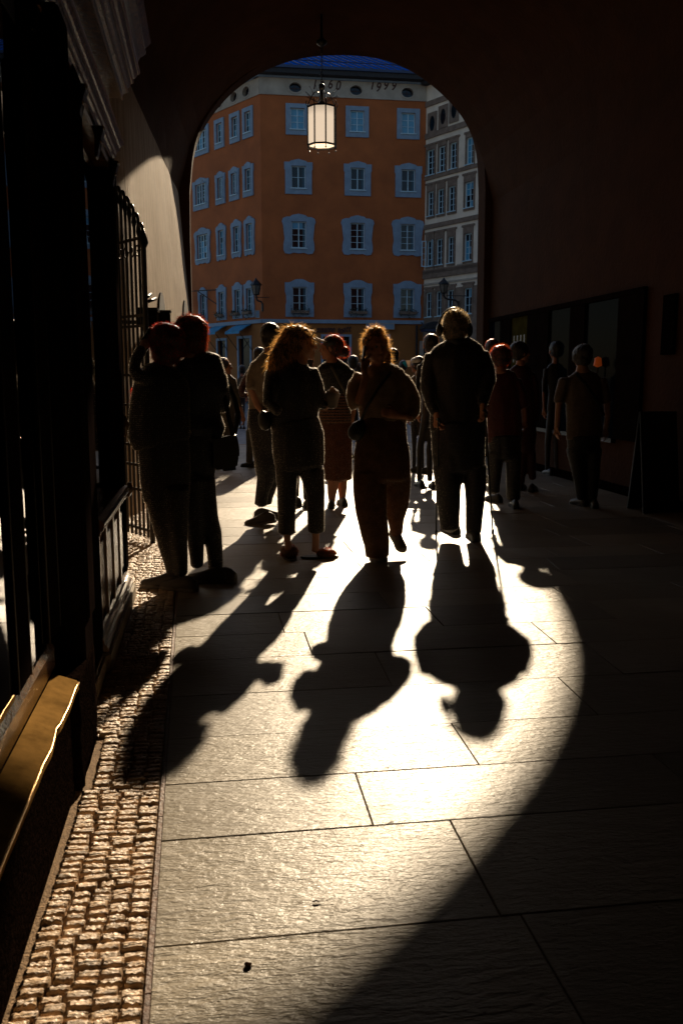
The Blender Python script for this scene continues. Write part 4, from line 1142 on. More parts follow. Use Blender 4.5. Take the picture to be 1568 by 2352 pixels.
# ================================================================== WALL LAMPS
def wall_lamp(px, pyt, pyb, bpx, bpy, Y, label, wpx=24, anchorY=None):
    top, bot = at(px, pyt, Y), at(px, pyb, Y)
    H = top.z-bot.z; r_ = wpx/2/2050*Y
    t = thing('wall_lamp', label, 'street lamp', (top.x, Y, bot.z), 'iron wall lamps on the square')
    c = Vector((top.x, Y, 0))
    def hexring(rr, z): return [Vector((c.x+rr*math.cos(PI/3*k+.3), c.y+rr*math.sin(PI/3*k+.3), z)) for k in range(6)]
    b = BM(); A = hexring(r_*.55, bot.z+H*.12); B = hexring(r_*.92, bot.z+H*.62)
    va = [b.verts.new(p) for p in A]; vb = [b.verts.new(p) for p in B]
    for i in range(6): b.faces.new((va[i], va[(i+1) % 6], vb[(i+1) % 6], vb[i]))
    b.faces.new(va); b.faces.new(vb); obj('lamp_glass', b, M['lampglass'], t)
    b = BM()
    for i in range(6): rod(b, A[i], B[i], 0.022, 5)
    for i in range(6): rod(b, A[i], A[(i+1) % 6], 0.022, 5); rod(b, B[i], B[(i+1) % 6], 0.025, 5)
    obj('frame', b, M['iron'], t)
    b = BM(); tube(b, [(c+Vector((0, 0, bot.z+H*.62)), r_*1.12), (c+Vector((0, 0, bot.z+H*.70)), r_*.95), (c+Vector((0, 0, bot.z+H*.84)), r_*.45), (c+Vector((0, 0, bot.z+H*.9)), r_*.25), (c+Vector((0, 0, bot.z+H)), r_*.06)], 6); obj('hood', b, M['iron'], t)
    e = at(bpx, bpy, anchorY or Y)
    b = BM(); s0 = c+Vector((0, 0, bot.z+H*.1)); pts = []
    for k in range(13):
        u = k/12; p = s0.lerp(e, u); p.z = s0.z+(e.z-s0.z)*(u**1.0)-0.0; p += Vector((0, 0, 1))*(-0.28*math.sin(u*2*PI))*abs(e.z-s0.z)*.5
        p.x = s0.x+(e.x-s0.x)*(u-0.12*math.sin(2*PI*u)); pts.append((p, 0.045))
    tube(b, pts, 7); rod(b, s0, s0-Vector((0, 0, H*.15)), 0.05); obj('bracket', b, M['iron'], t, smooth=True)
    b = BM(); m_ = s0.lerp(e, .18); rod(b, m_, Vector((e.x+0.35, m_.y, m_.z)), 0.02); obj('stay', b, M['iron'], t)
    b = BM(); tube(b, [(e+Vector((0, 0, -.2)), .06), (e+Vector((0, 0, .2)), .06)], 8); obj('wall_plate', b, M['iron'], t)
wall_lamp(588, 638, 682, 603, 706, 48.6, 'black wall lamp on a curled bracket at the corner of the orange building')
wall_lamp(1019, 637, 678, 1052, 702, 41.0, 'black wall lamp on a curled bracket in front of the cream townhouse', wpx=24)

# ================================================================== BICYCLES by the far shop windows
def bicycle():
    t = thing('bicycle', 'x', 'bicycle', (0, 0, 0))
    for nm, x in (('wheel', -0.52), ('wheel', 0.52)):
        b = BM(); n = 28; rr = 0.33
        ring = []
        for k in range(n):
            a = 2*PI*k/n; c = Vector((x+rr*math.cos(a), 0, 0.34+rr*math.sin(a))); rad = Vector((math.cos(a), 0, math.sin(a)))
            ring.append([b.verts.new(c+rad*0.018*math.cos(q)+Vector((0, 1, 0))*0.018*math.sin(q)) for q in (0, 1.57, 3.14, 4.71)])
        for k in range(n):
            for q in range(4): b.faces.new((ring[k][q], ring[k][(q+1) % 4], ring[(k+1) % n][(q+1) % 4], ring[(k+1) % n][q]))
        for k in range(10):
            a = 2*PI*k/10; rod(b, (x, 0, 0.34), (x+rr*math.cos(a), 0, 0.34+rr*math.sin(a)), 0.004, 3)
        obj(nm, b, M['iron'], t)
    b = BM()
    for p, q in (((-.52, 0, .34), (-.08, 0, .32)), ((-.52, 0, .34), (-.18, 0, .78)), ((-.08, 0, .32), (-.18, 0, .86)), ((-.08, 0, .32), (.34, 0, .78)), ((-.16, 0, .72), (.33, 0, .86)), ((.30, 0, .95), (.36, 0, .7)), ((.36, 0, .7), (.52, 0, .34))):
        rod(b, p, q, 0.017, 6)
    obj('frame', b, M['gutter'], t)
    b = BM(); tube(b, [((.22, -.28, 1.0), .014), ((.32, -.15, 1.0), .014), ((.32, .15, 1.0), .014), ((.22, .28, 1.0), .014)], 6); obj('handlebar', b, M['trimface'], t)
    b = BM(); ell(b, (-.2, 0, .9), .13, .07, .04, 1); obj('saddle', b, M['iron'], t)
    b = BM(); box(b, .42, .72, -.17, .17, .74, .98); obj('basket', b, M['gutter'], t)
    return t
bike = bicycle()
def copy_tree(o, parent=None):
    c = o.copy(); COL.objects.link(c); c.parent = parent
    for ch in [x for x in o.children]: copy_tree(ch, c)
    return c
bl_ = [(526, 41.5, 0.5, 'dark bicycle with a basket parked farthest left outside the shop windows'), (541, 40.0, 1.9, 'dark bicycle turned towards the wall, second of those parked outside'),
       (556, 42.0, -0.4, 'dark bicycle leaning among others beneath the awning nearest the corner'), (566, 40.5, 1.2, 'dark bicycle at the right end of the parked group')]
for i, (px, Yb, rz, lb) in enumerate(bl_):
    o = bike if i == 0 else copy_tree(bike)
    o.location = (at(px, 880, Yb).x, Yb, -0.035); o.rotation_euler = (0, 0, rz); o['label'] = lb; o['group'] = 'bicycles parked outside the shops'
# ================================================================== PEOPLE
def cloth(name, col, sheen=0.5, rough=0.55, col2=None, trans=0.0, stretch=(1, 1, 1), nscale=18, bump=0.25, bscale=260):
    M[name] = mat(name, col, rough, nscale=nscale, noise_amt=0.25, bump=bump, bscale=bscale, sheen=sheen, col2=col2, trans=trans, coord='obj', stretch=stretch, spec=0.5)
    return M[name]
cloth('black_cloth', (0.012, 0.011, 0.012)); cloth('charcoal_knit', (0.010, 0.009, 0.009), bscale=140, bump=0.6); cloth('navy_jacket', (0.012, 0.014, 0.022))
cloth('dark_denim', (0.008, 0.009, 0.014)); cloth('white_shirt', (0.30, 0.24, 0.18), trans=0.2); cloth('cream_blouse', (0.34, 0.22, 0.13), trans=0.4)
cloth('brown_linen', (0.22, 0.10, 0.04), trans=0.6); cloth('rust_skirt', (0.16, 0.05, 0.02), trans=0.5); cloth('grey_linen', (0.09, 0.075, 0.055), trans=0.15)
cloth('red_shirt', (0.075, 0.007, 0.006)); cloth('beige_tee', (0.11, 0.07, 0.045)); cloth('olive_cloth', (0.06, 0.055, 0.035)); cloth('olive_trousers', (0.09, 0.08, 0.05))
cloth('maroon_cloth', (0.045, 0.008, 0.006)); cloth('white_cap', (0.6, 0.55, 0.5)); cloth('fluffy_fleece', (0.16, 0.08, 0.05), trans=0.3)
M['leather'] = mat('black_leather', (0.012, 0.011, 0.01), 0.35, bump=0.3, bscale=120, coord='obj')
M['trainer'] = mat('pale_trainer', (0.07, 0.06, 0.055), 0.6, coord='obj'); M['sole'] = mat('white_sole', (0.16, 0.14, 0.12), 0.6, coord='obj')
M['plastic'] = mat('black_plastic', (0.01, 0.01, 0.01), 0.25, coord='obj')
def stripes():
    m = bpy.data.materials.new('striped_knit'); m.use_nodes = True; t = m.node_tree; N = t.nodes; L = t.links; p = N['Principled BSDF']
    g = N.new('ShaderNodeNewGeometry'); wv = N.new('ShaderNodeTexWave'); wv.bands_direction = 'Z'; wv.inputs['Scale'].default_value = 11; wv.inputs['Distortion'].default_value = 0.4
    L.new(g.outputs['Position'], wv.inputs['Vector']); rp = N.new('ShaderNodeValToRGB'); rp.color_ramp.elements[0].position = 0.42; rp.color_ramp.elements[1].position = 0.55
    rp.color_ramp.elements[0].color = (0.025, 0.012, 0.01, 1); rp.color_ramp.elements[1].color = (0.16, 0.07, 0.035, 1)
    L.new(wv.outputs[0], rp.inputs[0]); L.new(rp.outputs[0], p.inputs['Base Color']); p.inputs['Roughness'].default_value = 0.9
    return m
M['stripes'] = stripes()
def hairmat(name, col, tcol):
    m = bpy.data.materials.new(name); m.use_nodes = True; t = m.node_tree; N = t.nodes; L = t.links; p = N['Principled BSDF']
    p.inputs['Base Color'].default_value = (*col, 1); p.inputs['Roughness'].default_value = 0.32; p.inputs['Specular IOR Level'].default_value = 0.8
    tr = N.new('ShaderNodeBsdfTranslucent'); tr.inputs[0].default_value = (*tcol, 1)
    g = N.new('ShaderNodeTexCoord'); n = N.new('ShaderNodeTexNoise'); n.inputs['Scale'].default_value = 60; L.new(g.outputs['Object'], n.inputs['Vector'])
    mr = N.new('ShaderNodeMapRange'); mr.inputs[3].default_value = 0.5; mr.inputs[4].default_value = 0.85; L.new(n.outputs[0], mr.inputs[0])
    ms = N.new('ShaderNodeMixShader'); L.new(mr.outputs[0], ms.inputs[0])
    L.new(p.outputs[0], ms.inputs[1]); L.new(tr.outputs[0], ms.inputs[2]); L.new(ms.outputs[0], N['Material Output'].inputs[0])
    return m
M['fluff'] = hairmat('cloth_fluff', (0.3, 0.27, 0.23), (0.95, 0.85, 0.7))
HM = {'auburn': (hairmat('auburn_strands', (0.10, 0.02, 0.008), (0.75, 0.10, 0.02)), mat('auburn_hair', (0.03, 0.008, 0.005), 0.4, coord='obj', nscale=40, stretch=(4, 4, .5), bump=.6)),
      'red': (hairmat('red_lit_strands', (0.16, 0.01, 0.006), (0.9, 0.03, 0.01)), mat('red_lit_hair', (0.04, 0.005, 0.004), 0.4, coord='obj', nscale=40, stretch=(4, 4, .5), bump=.6)),  # red of the light on the hair is put into its colour
      'brown': (hairmat('brown_strands', (0.12, 0.05, 0.02), (0.8, 0.30, 0.06)), mat('brown_hair', (0.02, 0.010, 0.006), 0.4, coord='obj', nscale=40, stretch=(4, 4, .5), bump=.6)),
      'blond': (hairmat('fair_strands', (0.30, 0.17, 0.06), (0.95, 0.52, 0.16)), mat('fair_hair', (0.05, 0.026, 0.01), 0.4, coord='obj', nscale=40, stretch=(4, 4, .5), bump=.6)),
      'grey': (hairmat('grey_strands', (0.4, 0.32, 0.22), (0.95, 0.72, 0.42)), mat('grey_hair', (0.07, 0.06, 0.05), 0.5, coord='obj', nscale=40, bump=.6)),
      'dark': (hairmat('dark_strands', (0.03, 0.016, 0.01), (0.30, 0.12, 0.04)), mat('dark_hair', (0.01, 0.007, 0.005), 0.4, coord='obj', nscale=40, stretch=(4, 4, .5), bump=.6))}

def head_parts(bm, c, h, yaw=0.0, tilt=0.0, roll=0.0):
    """face looks along local +Y turned by yaw (0 = away from the camera, pi = towards it)"""
    k = h/0.23
    Rm = Matrix.Translation(c) @ Matrix.Rotation(-yaw, 4, 'Z') @ Matrix.Rotation(roll, 4, 'Y') @ Matrix.Rotation(tilt, 4, 'X') @ Matrix.Scale(k, 4)
    def e(x, y, z, a, b_, c_, s=2):
        bmesh.ops.create_icosphere(bm, subdivisions=s, radius=1, matrix=Rm @ Matrix.Translation((x, y, z)) @ Matrix.Diagonal((a, b_, c_, 1)))
    e(0, -0.012, 0.030, 0.077, 0.096, 0.085, 3)
    e(0, 0.028, -0.020, 0.064, 0.066, 0.080, 3)
    e(0, 0.050, -0.068, 0.040, 0.040, 0.040)
    e(0, 0.078, -0.093, 0.020, 0.018, 0.017)        # chin
    e(0, 0.092, 0.030, 0.045, 0.010, 0.012)         # brow
    e(0, 0.104, -0.012, 0.010, 0.016, 0.024); e(0, 0.114, -0.026, 0.013, 0.013, 0.010)   # nose
    e(0, 0.092, -0.054, 0.022, 0.012, 0.007); e(0, 0.090, -0.066, 0.018, 0.012, 0.007)   # lips
    for s in (-1, 1):
        e(s*0.030, 0.082, 0.008, 0.013, 0.010, 0.008)     # eye lids
        e(s*0.044, 0.066, -0.022, 0.022, 0.022, 0.020)    # cheek
        e(s*0.080, -0.004, -0.008, 0.008, 0.020, 0.032)   # ear
    return Rm
def eyes(c_m, parent):
    for s in (-1, 1):
        b = BM(); bmesh.ops.create_icosphere(b, subdivisions=1, radius=0.0105, matrix=c_m @ Matrix.Translation((s*0.030, 0.0865, 0.007)))
        obj('eye', b, M['sole'], parent, smooth=True)
def hand(bm, wrist, dr, nrm, size=0.18, curl=0.5, side=1, spread=0.12):
    """dr: along the fingers, nrm: back of the hand"""
    d = Vector(dr).normalized(); n = Vector(nrm); n = (n-d*n.dot(d)).normalized(); s = d.cross(n).normalized()*side
    w_ = Vector(wrist); L_ = size
    tube(bm, [(w_-d*0.02, .023, .018), (w_+d*L_*.12, .028, .016), (w_+d*L_*.30, .036, .015), (w_+d*L_*.46, .038, .014)], 10)
    for i, (off, ln) in enumerate(((-0.028, .86), (-0.0095, 1.0), (0.0095, .95), (0.027, .74))):
        p = w_+d*L_*.44+s*off; q = d+s*off*spread*40*0.1; q.normalize(); pts = [(p, .0095)]
        a = 0
        for seg, l in enumerate((.20, .155, .12)):
            a += curl*(0.55+0.25*seg); dd = (q*math.cos(a)-n*math.sin(a)).normalized(); p = p+dd*L_*l*ln; pts.append((p, .0085-0.0007*seg))
        tube(bm, pts, 8)
    p = w_+d*L_*.12-s*.022; dd = (d*.75-s*.65-n*.25*curl).normalized(); pts = [(p, .013)]
    for l in (.2, .16, .12):
        p = p+dd*L_*l; pts.append((p, .0105)); dd = (dd+d*.25-n*.3*curl+s*.12).normalized()
    tube(bm, pts, 8)
def shoe(parent, c, yaw, L_=0.27, m='trainer', pitch=0.0, sole='sole', high=0.0):
    """c: middle of the sole on the ground; yaw 0 points away from the camera"""
    Rm = Matrix.Translation(c) @ Matrix.Rotation(-yaw, 4, 'Z') @ Matrix.Rotation(pitch, 4, 'X') @ Matrix.Scale(L_/0.27, 4)
    b = BM()
    prof = [(-0.13, .030, .050), (-0.10, .036, .075), (-0.06, .037, .085), (-0.02, .038, .075), (0.03, .043, .055), (0.08, .046, .042), (0.115, .038, .034), (0.133, .020, .022)]
    rings = []
    for y, hw, h in prof:
        rings.append([b.verts.new(Rm @ Vector((hw*math.cos(a), y, 0.020+max(0, math.sin(a))*h+min(0, math.sin(a))*0.006))) for a in [2*PI*k/16 for k in range(16)]])
    for A, B in zip(rings, rings[1:]):
        for k in range(16): b.faces.new((A[k], A[(k+1) % 16], B[(k+1) % 16], B[k]))
    b.faces.new(rings[0]); b.faces.new(rings[-1][::-1])
    o = obj('shoe', b, M[m], parent, smooth=True)
    b = BM(); rr = []
    ol = [(-.135, .022), (-.12, .034), (-.06, .038), (0, .036), (.05, .045), (.09, .047), (.12, .036), (.138, .014)]
    pts = [(hw, y) for y, hw in ol]+[(-hw, y) for y, hw in ol[::-1]]
    A = [b.verts.new(Rm @ Vector((x, y, 0.002))) for x, y in pts]; B = [b.verts.new(Rm @ Vector((x*1.02, y, 0.024))) for x, y in pts]
    b.faces.new(A); b.faces.new(B[::-1]); n = len(pts)
    for i in range(n): b.faces.new((A[i], A[(i+1) % n], B[(i+1) % n], B[i]))
    obj('sole', b, M[sole], o)
def strands(parent, bm_src, hm, n, length, out=0.5, down=0.6, width=0.0012, wild=0.35, zmin=None, name='hair_strands'):
    """fine flyaway hair rooted on the hair mass"""
    bm_src.normal_update(); bm_src.faces.ensure_lookup_table(); fs = bm_src.faces; b = BM(); N_ = len(fs); k = 0; tries = 0
    while k < n and tries < n*6:
        tries += 1
        f = fs[random.randrange(N_)]; c = f.calc_center_median(); nn = f.normal
        if zmin is not None and c.z < zmin: continue
        L_ = length*random.uniform(0.35, 1.15)
        d = (nn*out+Vector((random.gauss(0, 1), random.gauss(0, 1), random.gauss(0, 1)))*wild+Vector((0, 0, -down))).normalized()
        side = d.cross(Vector((random.gauss(0, 1), random.gauss(0, 1), random.gauss(0, 1)))).normalized()*width*random.uniform(.5, 1.3)
        p = c-nn*0.004; prev = None
        cur = Vector((random.gauss(0, 1), random.gauss(0, 1), random.gauss(0, 1)))*0.35
        for s in range(4):
            wv = side*(1-s/3.2)
            pr = (b.verts.new(p+wv), b.verts.new(p-wv))
            if prev: b.faces.new((prev[0], prev[1], pr[1], pr[0]))
            prev = pr; p = p+d*L_/3; d = (d+cur*0.22+Vector((0, 0, -down*0.35))).normalized()
        k += 1
    me = bpy.data.meshes.new(name); b.to_mesh(me); b.free()
    me.transform(Matrix.Translation(-wloc(parent)))
    return link(name, me, parent, hm)

def fuzz(o, root, bm_src, n):
    """short fibres standing off the cloth"""
    bm_src.normal_update(); bm_src.faces.ensure_lookup_table(); fs = bm_src.faces; N_ = len(fs); V_ = []; W0 = wloc(root); rnd = random.random
    for k in range(n):
        f = fs[random.randrange(N_)]; c = f.calc_center_median()-W0; nn = f.normal
        d = (nn+Vector((rnd()-.5, rnd()-.5, rnd()-.5))*1.1).normalized()
        sd = d.cross(Vector((rnd()-.5, rnd()-.5, rnd()-.5))).normalized()*0.0011
        V_ += [c-nn*.001+sd, c-nn*.001-sd, c+d*(0.004+0.006*rnd())]
    me = bpy.data.meshes.new('fabric_fuzz'); me.from_pydata(V_, [], [(3*i, 3*i+1, 3*i+2) for i in range(n)])
    q = link('fabric_fuzz', me, o, M['fluff']); q['kind'] = 'stuff'
def T(rows, ratio=0.55, off=0.0):
    """silhouette rows (y, left, right[, ratio, off]) -> chain"""
    out = []
    for r_ in rows:
        out.append(((r_[1]+r_[2])/2, r_[0], (r_[2]-r_[1])/2, r_[4] if len(r_) > 4 else off, r_[3] if len(r_) > 3 else ratio))
    return out
class Person:
    def __init__(s, label, foot, group=None, Y=None, name='person', vox=0.012):
        s.fuzz = 6500 if vox < 0.013 else (3500 if vox < 0.017 else 0)
        g_ = gp(*foot); s.Y = Y or g_.y; s.vox = vox
        s.root = thing('person', label, 'person', (at(foot[0], foot[1], s.Y).x, s.Y, 0), group)
        s.body_ch = []; s.garm = []
    def pt(s, x, y, off=0.0): 
        # off: metres nearer to the camera
        return at(x, y, s.Y-off)
    def px(s): return s.Y/2050.0*1.01
    def chain(s, bm, ch, k=1.0, dr=0.0):
        P = []
        for c in ch:
            x, y, r_ = c[:3]; off = c[3] if len(c) > 3 else 0.0; rat = c[4] if len(c) > 4 else 1.0
            w_ = r_*s.px()*k-dr; P.append((s.pt(x, y, off), max(w_, 0.008), max((r_*s.px())*rat*k-dr, 0.008)))
        tube(bm, P, 18)
    def garment(s, name, m, chains, fold=0.006, inbody=True, vox=None, fscale=6, label=None, fz=0.35):
        b = BM()
        for c in chains: s.chain(b, c)
        b = remesh(b, vox or s.vox, fold, fscale, fz=fz); bcopy = b.copy()
        o = obj(name, b, M[m], s.root, smooth=True)
        if label: o['label'] = label
        if s.fuzz: fuzz(o, s.root, bcopy, s.fuzz)
        bcopy.free()
        if inbody: s.body_ch += [(c, 0.014) for c in chains]
        return o
    def body(s, skin='skin', extra=(), head=None, hands=(), vox=None):
        b = BM()
        for c, dr in s.body_ch: s.chain(b, c, 1.0, dr)
        for c in extra: s.chain(b, c)
        Rm = None
        if head:
            cx, cy, h, yaw = head[:4]; tilt = head[4] if len(head) > 4 else 0
            off = head[5] if len(head) > 5 else 0
            s.hc = s.pt(cx, cy, off); s.hh = h; Rm = head_parts(b, s.hc, h, yaw, tilt)
        for hnd in hands:
            hand(b, *hnd[:3], **hnd[3])
        b = remesh(b, vox or min(s.vox, 0.0085), 0, smooth=1)
        s.bodyo = obj('body', b, M[skin], s.root, smooth=True)
        if Rm: eyes(Rm, s.root); s.hRm = Rm
    def hair(s, kind, blobs, n=900, length=0.05, out=0.6, down=0.5, wild=0.35, width=0.0012, fold=0.006, chains=(), sub=None, zmin=None):
        b = BM()
        for (x, y, rx, ry, off, rd) in blobs:
            ell(b, s.pt(x, y, off), rx*s.px(), rd, ry*s.px(), 3)
        for c in chains: s.chain(b, c)
        if hasattr(s, 'hRm'): bmesh.ops.create_icosphere(b, subdivisions=3, radius=1, matrix=s.hRm @ Matrix.Translation((0, -0.026, 0.040)) @ Matrix.Diagonal((0.086, 0.104, 0.088, 1)))
        if hasattr(s, 'hRm'): bmesh.ops.create_icosphere(b, subdivisions=3, radius=1, matrix=s.hRm @ Matrix.Translation((0, -0.048, -0.012)) @ Matrix.Diagonal((0.076, 0.068, 0.075, 1)))
        b = remesh(b, 0.009, fold, 25, fz=0.5)
        me = b.copy()
        h = obj('hair', b, HM[kind][1], s.root, smooth=True)
        st = strands(s.root, me, HM[kind][0], n, length, out, down, width, wild, zmin); me.free()
        st.parent = h; st.location = (0, 0, 0)
        return h
def prop(name, label, cat, bm, m, smooth=True, group=None):
    return tag(obj(name, bm, M[m], smooth=smooth), label, cat, group)
def strap(pts, wd, m, parent, name='strap', th=0.004):
    b = BM(); tube(b, [(p, wd, th) for p in pts], 8); return obj(name, b, M[m], parent, smooth=True)

# ---- A: woman with red lit hair, left of the near couple
A = Person('standing woman at far left with red-edged hair lifting one hand to her face', (385, 1350))
A.garment('coat', 'charcoal_knit', [T([(838, 356, 408), (850, 336, 420), (870, 318, 428), (900, 309, 432), (940, 302, 434), (975, 300, 436), (1010, 300, 436), (1022, 308, 434)], 0.5),
    [(352, 858, 20, .02), (334, 868, 20, .05), (318, 862, 17, .10), (308, 850, 13, .12), (314, 826, 11, .10), (326, 800, 10, .06)]], fold=0.012)
A.garment('trousers', 'black_cloth', [T([(1000, 318, 432), (1060, 321, 436), (1110, 324, 436), (1150, 332, 434)], 0.55), [(362, 1120, 32, 0, .9), (372, 1180, 28), (386, 1240, 24), (397, 1290, 20), (400, 1318, 17)],
    [(404, 1120, 32, .03, .9), (404, 1180, 27, .03), (408, 1240, 22, .03), (414, 1290, 18, .03), (416, 1320, 16, .03)]], fold=0.006)
wr = A.pt(330, 794, .05)
A.body(extra=[[(382, 830, 13), (382, 850, 16)], [(326, 800, 8, .06), (332, 786, 7, .04)]], head=(384, 793, 0.235, R(-35)), hands=[(wr, A.pt(342, 776)-wr, Vector((-1, -.4, .3)), dict(size=0.15, curl=.9))])
A.hair('red', [(380, 782, 37, 40, .0, .105), (382, 812, 33, 28, .01, .085), (396, 790, 20, 34, 0, .08)], n=3000, length=0.026, out=.8, down=.45, wild=.35, width=.0012)
strands(A.root, (lambda: (lambda b: (A.chain(b, [(322, 856, 4), (312, 880, 5), (306, 905, 4)]), b)[1])(BM()))(), HM['red'][0], 160, .05, .5, .8)
shoe(A.root, gp(372, 1350), R(-75), 0.27, 'trainer'); shoe(A.root, gp(412, 1356), R(-60), 0.26, 'trainer')
b = BM(); c = A.pt(340, 780, .02); box(b, -0.035, 0.035, -0.004, 0.004, -0.07, 0.07, Matrix.Translation(c) @ Matrix.Rotation(R(35), 4, 'Y') @ Matrix.Rotation(R(30), 4, 'Z')); bmesh.ops.bevel(b, geom=b.edges[:], offset=0.003, segments=1, affect='EDGES')
prop('phone', 'black phone held up to the face of the red-edged haired woman', 'phone', b, 'plastic')

# ---- B: woman with a bob and jacket, shoulder bag
B = Person('woman with auburn bob and dark flared jacket, right one of the near couple', (478, 1334))
B.garment('jacket', 'navy_jacket', [T([(806, 430, 466), (816, 418, 482), (828, 408, 503), (850, 402, 512), (880, 402, 518), (920, 400, 506), (950, 398, 502), (968, 396, 508), (984, 396, 516), (990, 400, 506), (1000, 402, 496)], 0.5),
    [(492, 836, 18, 0), (503, 870, 19, .0), (508, 900, 20, 0), (512, 924, 17.5, -.03), (510, 938, 14, -.06)],
    [(418, 836, 18, 0), (408, 870, 18, .05), (404, 910, 17, .1), (420, 935, 13, .14)]], fold=0.013, fscale=8)
B.garment('trousers', 'dark_denim', [T([(985, 412, 494), (1030, 412, 496), (1080, 420, 494), (1110, 426, 492)], 0.62), [(468, 1100, 26, 0, .9), (474, 1140, 23), (480, 1185, 21.5), (487, 1225, 22), (492, 1260, 18.5), (494, 1290, 17), (495, 1312, 16)],
    [(442, 1100, 26, .06, .9), (444, 1160, 23, .06), (448, 1210, 19, .06), (450, 1255, 17, .06), (453, 1300, 14, .06)]], fold=0.006)
B.body(extra=[[(440, 798, 13), (442, 820, 17)]], head=(440, 773, 0.235, R(-28)))
B.hair('auburn', [(434, 768, 36, 44, 0, .105), (450, 786, 25, 30, .0, .095), (420, 790, 26, 30, .0, .09)], n=3600, length=0.032, out=.8, down=.5, wild=.35, width=.0015)
shoe(B.root, gp(478, 1338), R(-80), 0.28, 'trainer'); shoe(B.root, gp(500, 1336), R(-62), 0.27, 'trainer')
bag = thing('shoulder_bag', 'black boxy bag hanging open topped at the hip of the auburn bobbed woman', 'bag', B.pt(519, 1040, 0))
b = BM()
q = [(488, 1004), (545, 1003), (550, 1030), (550, 1050), (545, 1052), (545, 1073), (490, 1075)]
A_ = [b.verts.new(B.pt(x, y, .07)) for x, y in q]; B_ = [b.verts.new(B.pt(x, y, -.07)) for x, y in q]; n = len(q)
for i in range(n):
    if i != 0: b.faces.new((A_[i], A_[(i+1) % n], B_[(i+1) % n], B_[i]))
b.faces.new(A_); b.faces.new(B_[::-1]); bmesh.ops.bevel(b, geom=b.edges[:], offset=0.008, segments=2, affect='EDGES'); obj('bag_body', b, M['leather'], bag)
strap([B.pt(490, 1006, .07), B.pt(505, 1007, .09), B.pt(522, 1003, .09), B.pt(540, 1000, .07)], .007, 'leather', bag, 'flap', .03)
strap([B.pt(536, 1004, .02), B.pt(532, 985, .03), B.pt(526, 960, .03), B.pt(521, 935, .03), B.pt(512, 880, .04)], .015, 'leather', bag)
strap([B.pt(536, 1004, -.02), B.pt(543, 975, -.04), B.pt(547, 950, -.05), B.pt(538, 915, -.05), B.pt(520, 870, -.05)], .017, 'leather', bag)

# ---- C: woman in profile beyond
C = Person('woman in grey linen seen in right profile beyond the jacket sleeve', (520, 1079), vox=.016)
C.garment('dress', 'grey_linen', [T([(858, 512, 528), (866, 500, 537), (890, 492, 542), (920, 494, 545), (950, 494, 540), (1006, 488, 540)], .6), [(536, 872, 6), (544, 905, 6.5), (551, 935, 5.5)], [(500, 874, 6), (497, 920, 6), (500, 950, 5.5)]], fold=.01)
C.body(skin='skin2', extra=[[(516, 848, 6), (518, 864, 8)], [(551, 935, 4.5), (558, 955, 4)], [(505, 1000, 8), (502, 1040, 6), (502, 1072, 4)], [(525, 1000, 8), (526, 1040, 6), (526, 1070, 4)]],
       head=(514, 842, 0.24, R(90)), hands=[(C.pt(558, 955), Vector((.1, 0, -1)), Vector((1, 0, 0)), dict(size=.17, curl=.5))])
C.hair('brown', [(512, 838, 14, 15, 0, .10), (507, 846, 10, 13, 0, .09)], n=500, length=.04, out=.5, down=.7, width=.002)
shoe(C.root, gp(502, 1078), R(70), .25, 'leather', sole='leather'); shoe(C.root, gp(527, 1080), R(40), .25, 'leather', sole='leather')

# ---- N: passer by behind the pale shirted man
N_ = Person('passer-by in olive trousers with bent elbow, mostly hidden behind the pale shirted man', (580, 1074), vox=.016)
N_.garment('top', 'maroon_cloth', [T([(838, 588, 606), (846, 572, 620), (870, 568, 624), (910, 572, 622), (950, 572, 622)], .55), [(575, 852, 7), (564, 872, 7.5), (555, 895, 7.5, .03), (556, 908, 7, .05), (568, 908, 6, .1)]], fold=.008)
N_.garment('trousers', 'olive_trousers', [T([(940, 570, 622), (980, 568, 622), (1000, 568, 622)], .6), [(578, 990, 13), (575, 1030, 9), (573, 1062, 8)], [(606, 990, 13), (606, 1030, 9), (606, 1062, 8)]])
N_.body(skin='skin2', extra=[[(597, 830, 7), (597, 845, 9)], [(568, 908, 4.5, .1), (577, 900, 4, .12)]], head=(597, 818, .235, R(20)), hands=[(N_.pt(577, 900, .12), Vector((1, 0, .6)), Vector((0, -1, 0)), dict(size=.16, curl=.9))])
N_.hair('dark', [(597, 815, 14, 15, 0, .1)], n=200, length=.02, width=.002)
shoe(N_.root, gp(572, 1073), R(-60), .27, 'leather', sole='leather'); shoe(N_.root, gp(606, 1074), R(-30), .27, 'leather', sole='leather')

# ---- D: man in pale shirt walking
D = Person('man with cropped hair in pale shirt and dark jeans striding behind the long-haired woman', (602, 1202))
D.garment('shirt', 'white_shirt', [T([(800, 612, 636), (812, 598, 652), (830, 580, 672), (858, 571, 682), (890, 570, 684), (925, 574, 680), (948, 574, 676)], .5), [(590, 838, 15, 0), (580, 866, 14, 0), (578, 895, 12, .05)], [(664, 838, 15), (676, 870, 14), (680, 900, 12)]], fold=.010)
D.garment('jeans', 'dark_denim', [T([(940, 574, 676), (975, 571, 678), (1010, 576, 676), (1040, 580, 674)], .58),
    [(606, 1030, 27, 0, .9), (610, 1070, 25, 0), (610, 1100, 20, 0), (602, 1130, 15.5), (598, 1160, 15)], [(645, 1030, 26, 0, .9), (634, 1070, 24, -.05), (622, 1105, 19, -.1), (612, 1140, 15, -.1), (610, 1155, 14, -.1)]], fold=.010)
D.body(extra=[[(622, 790, 14), (624, 812, 19)], [(578, 895, 8, .05), (590, 930, 7, .08), (602, 945, 6, .12)]], head=(622, 776, .245, R(15)), hands=[(D.pt(602, 945, .12), Vector((1, -.3, -.4)), Vector((0, -1, 0)), dict(size=.17, curl=.6))])
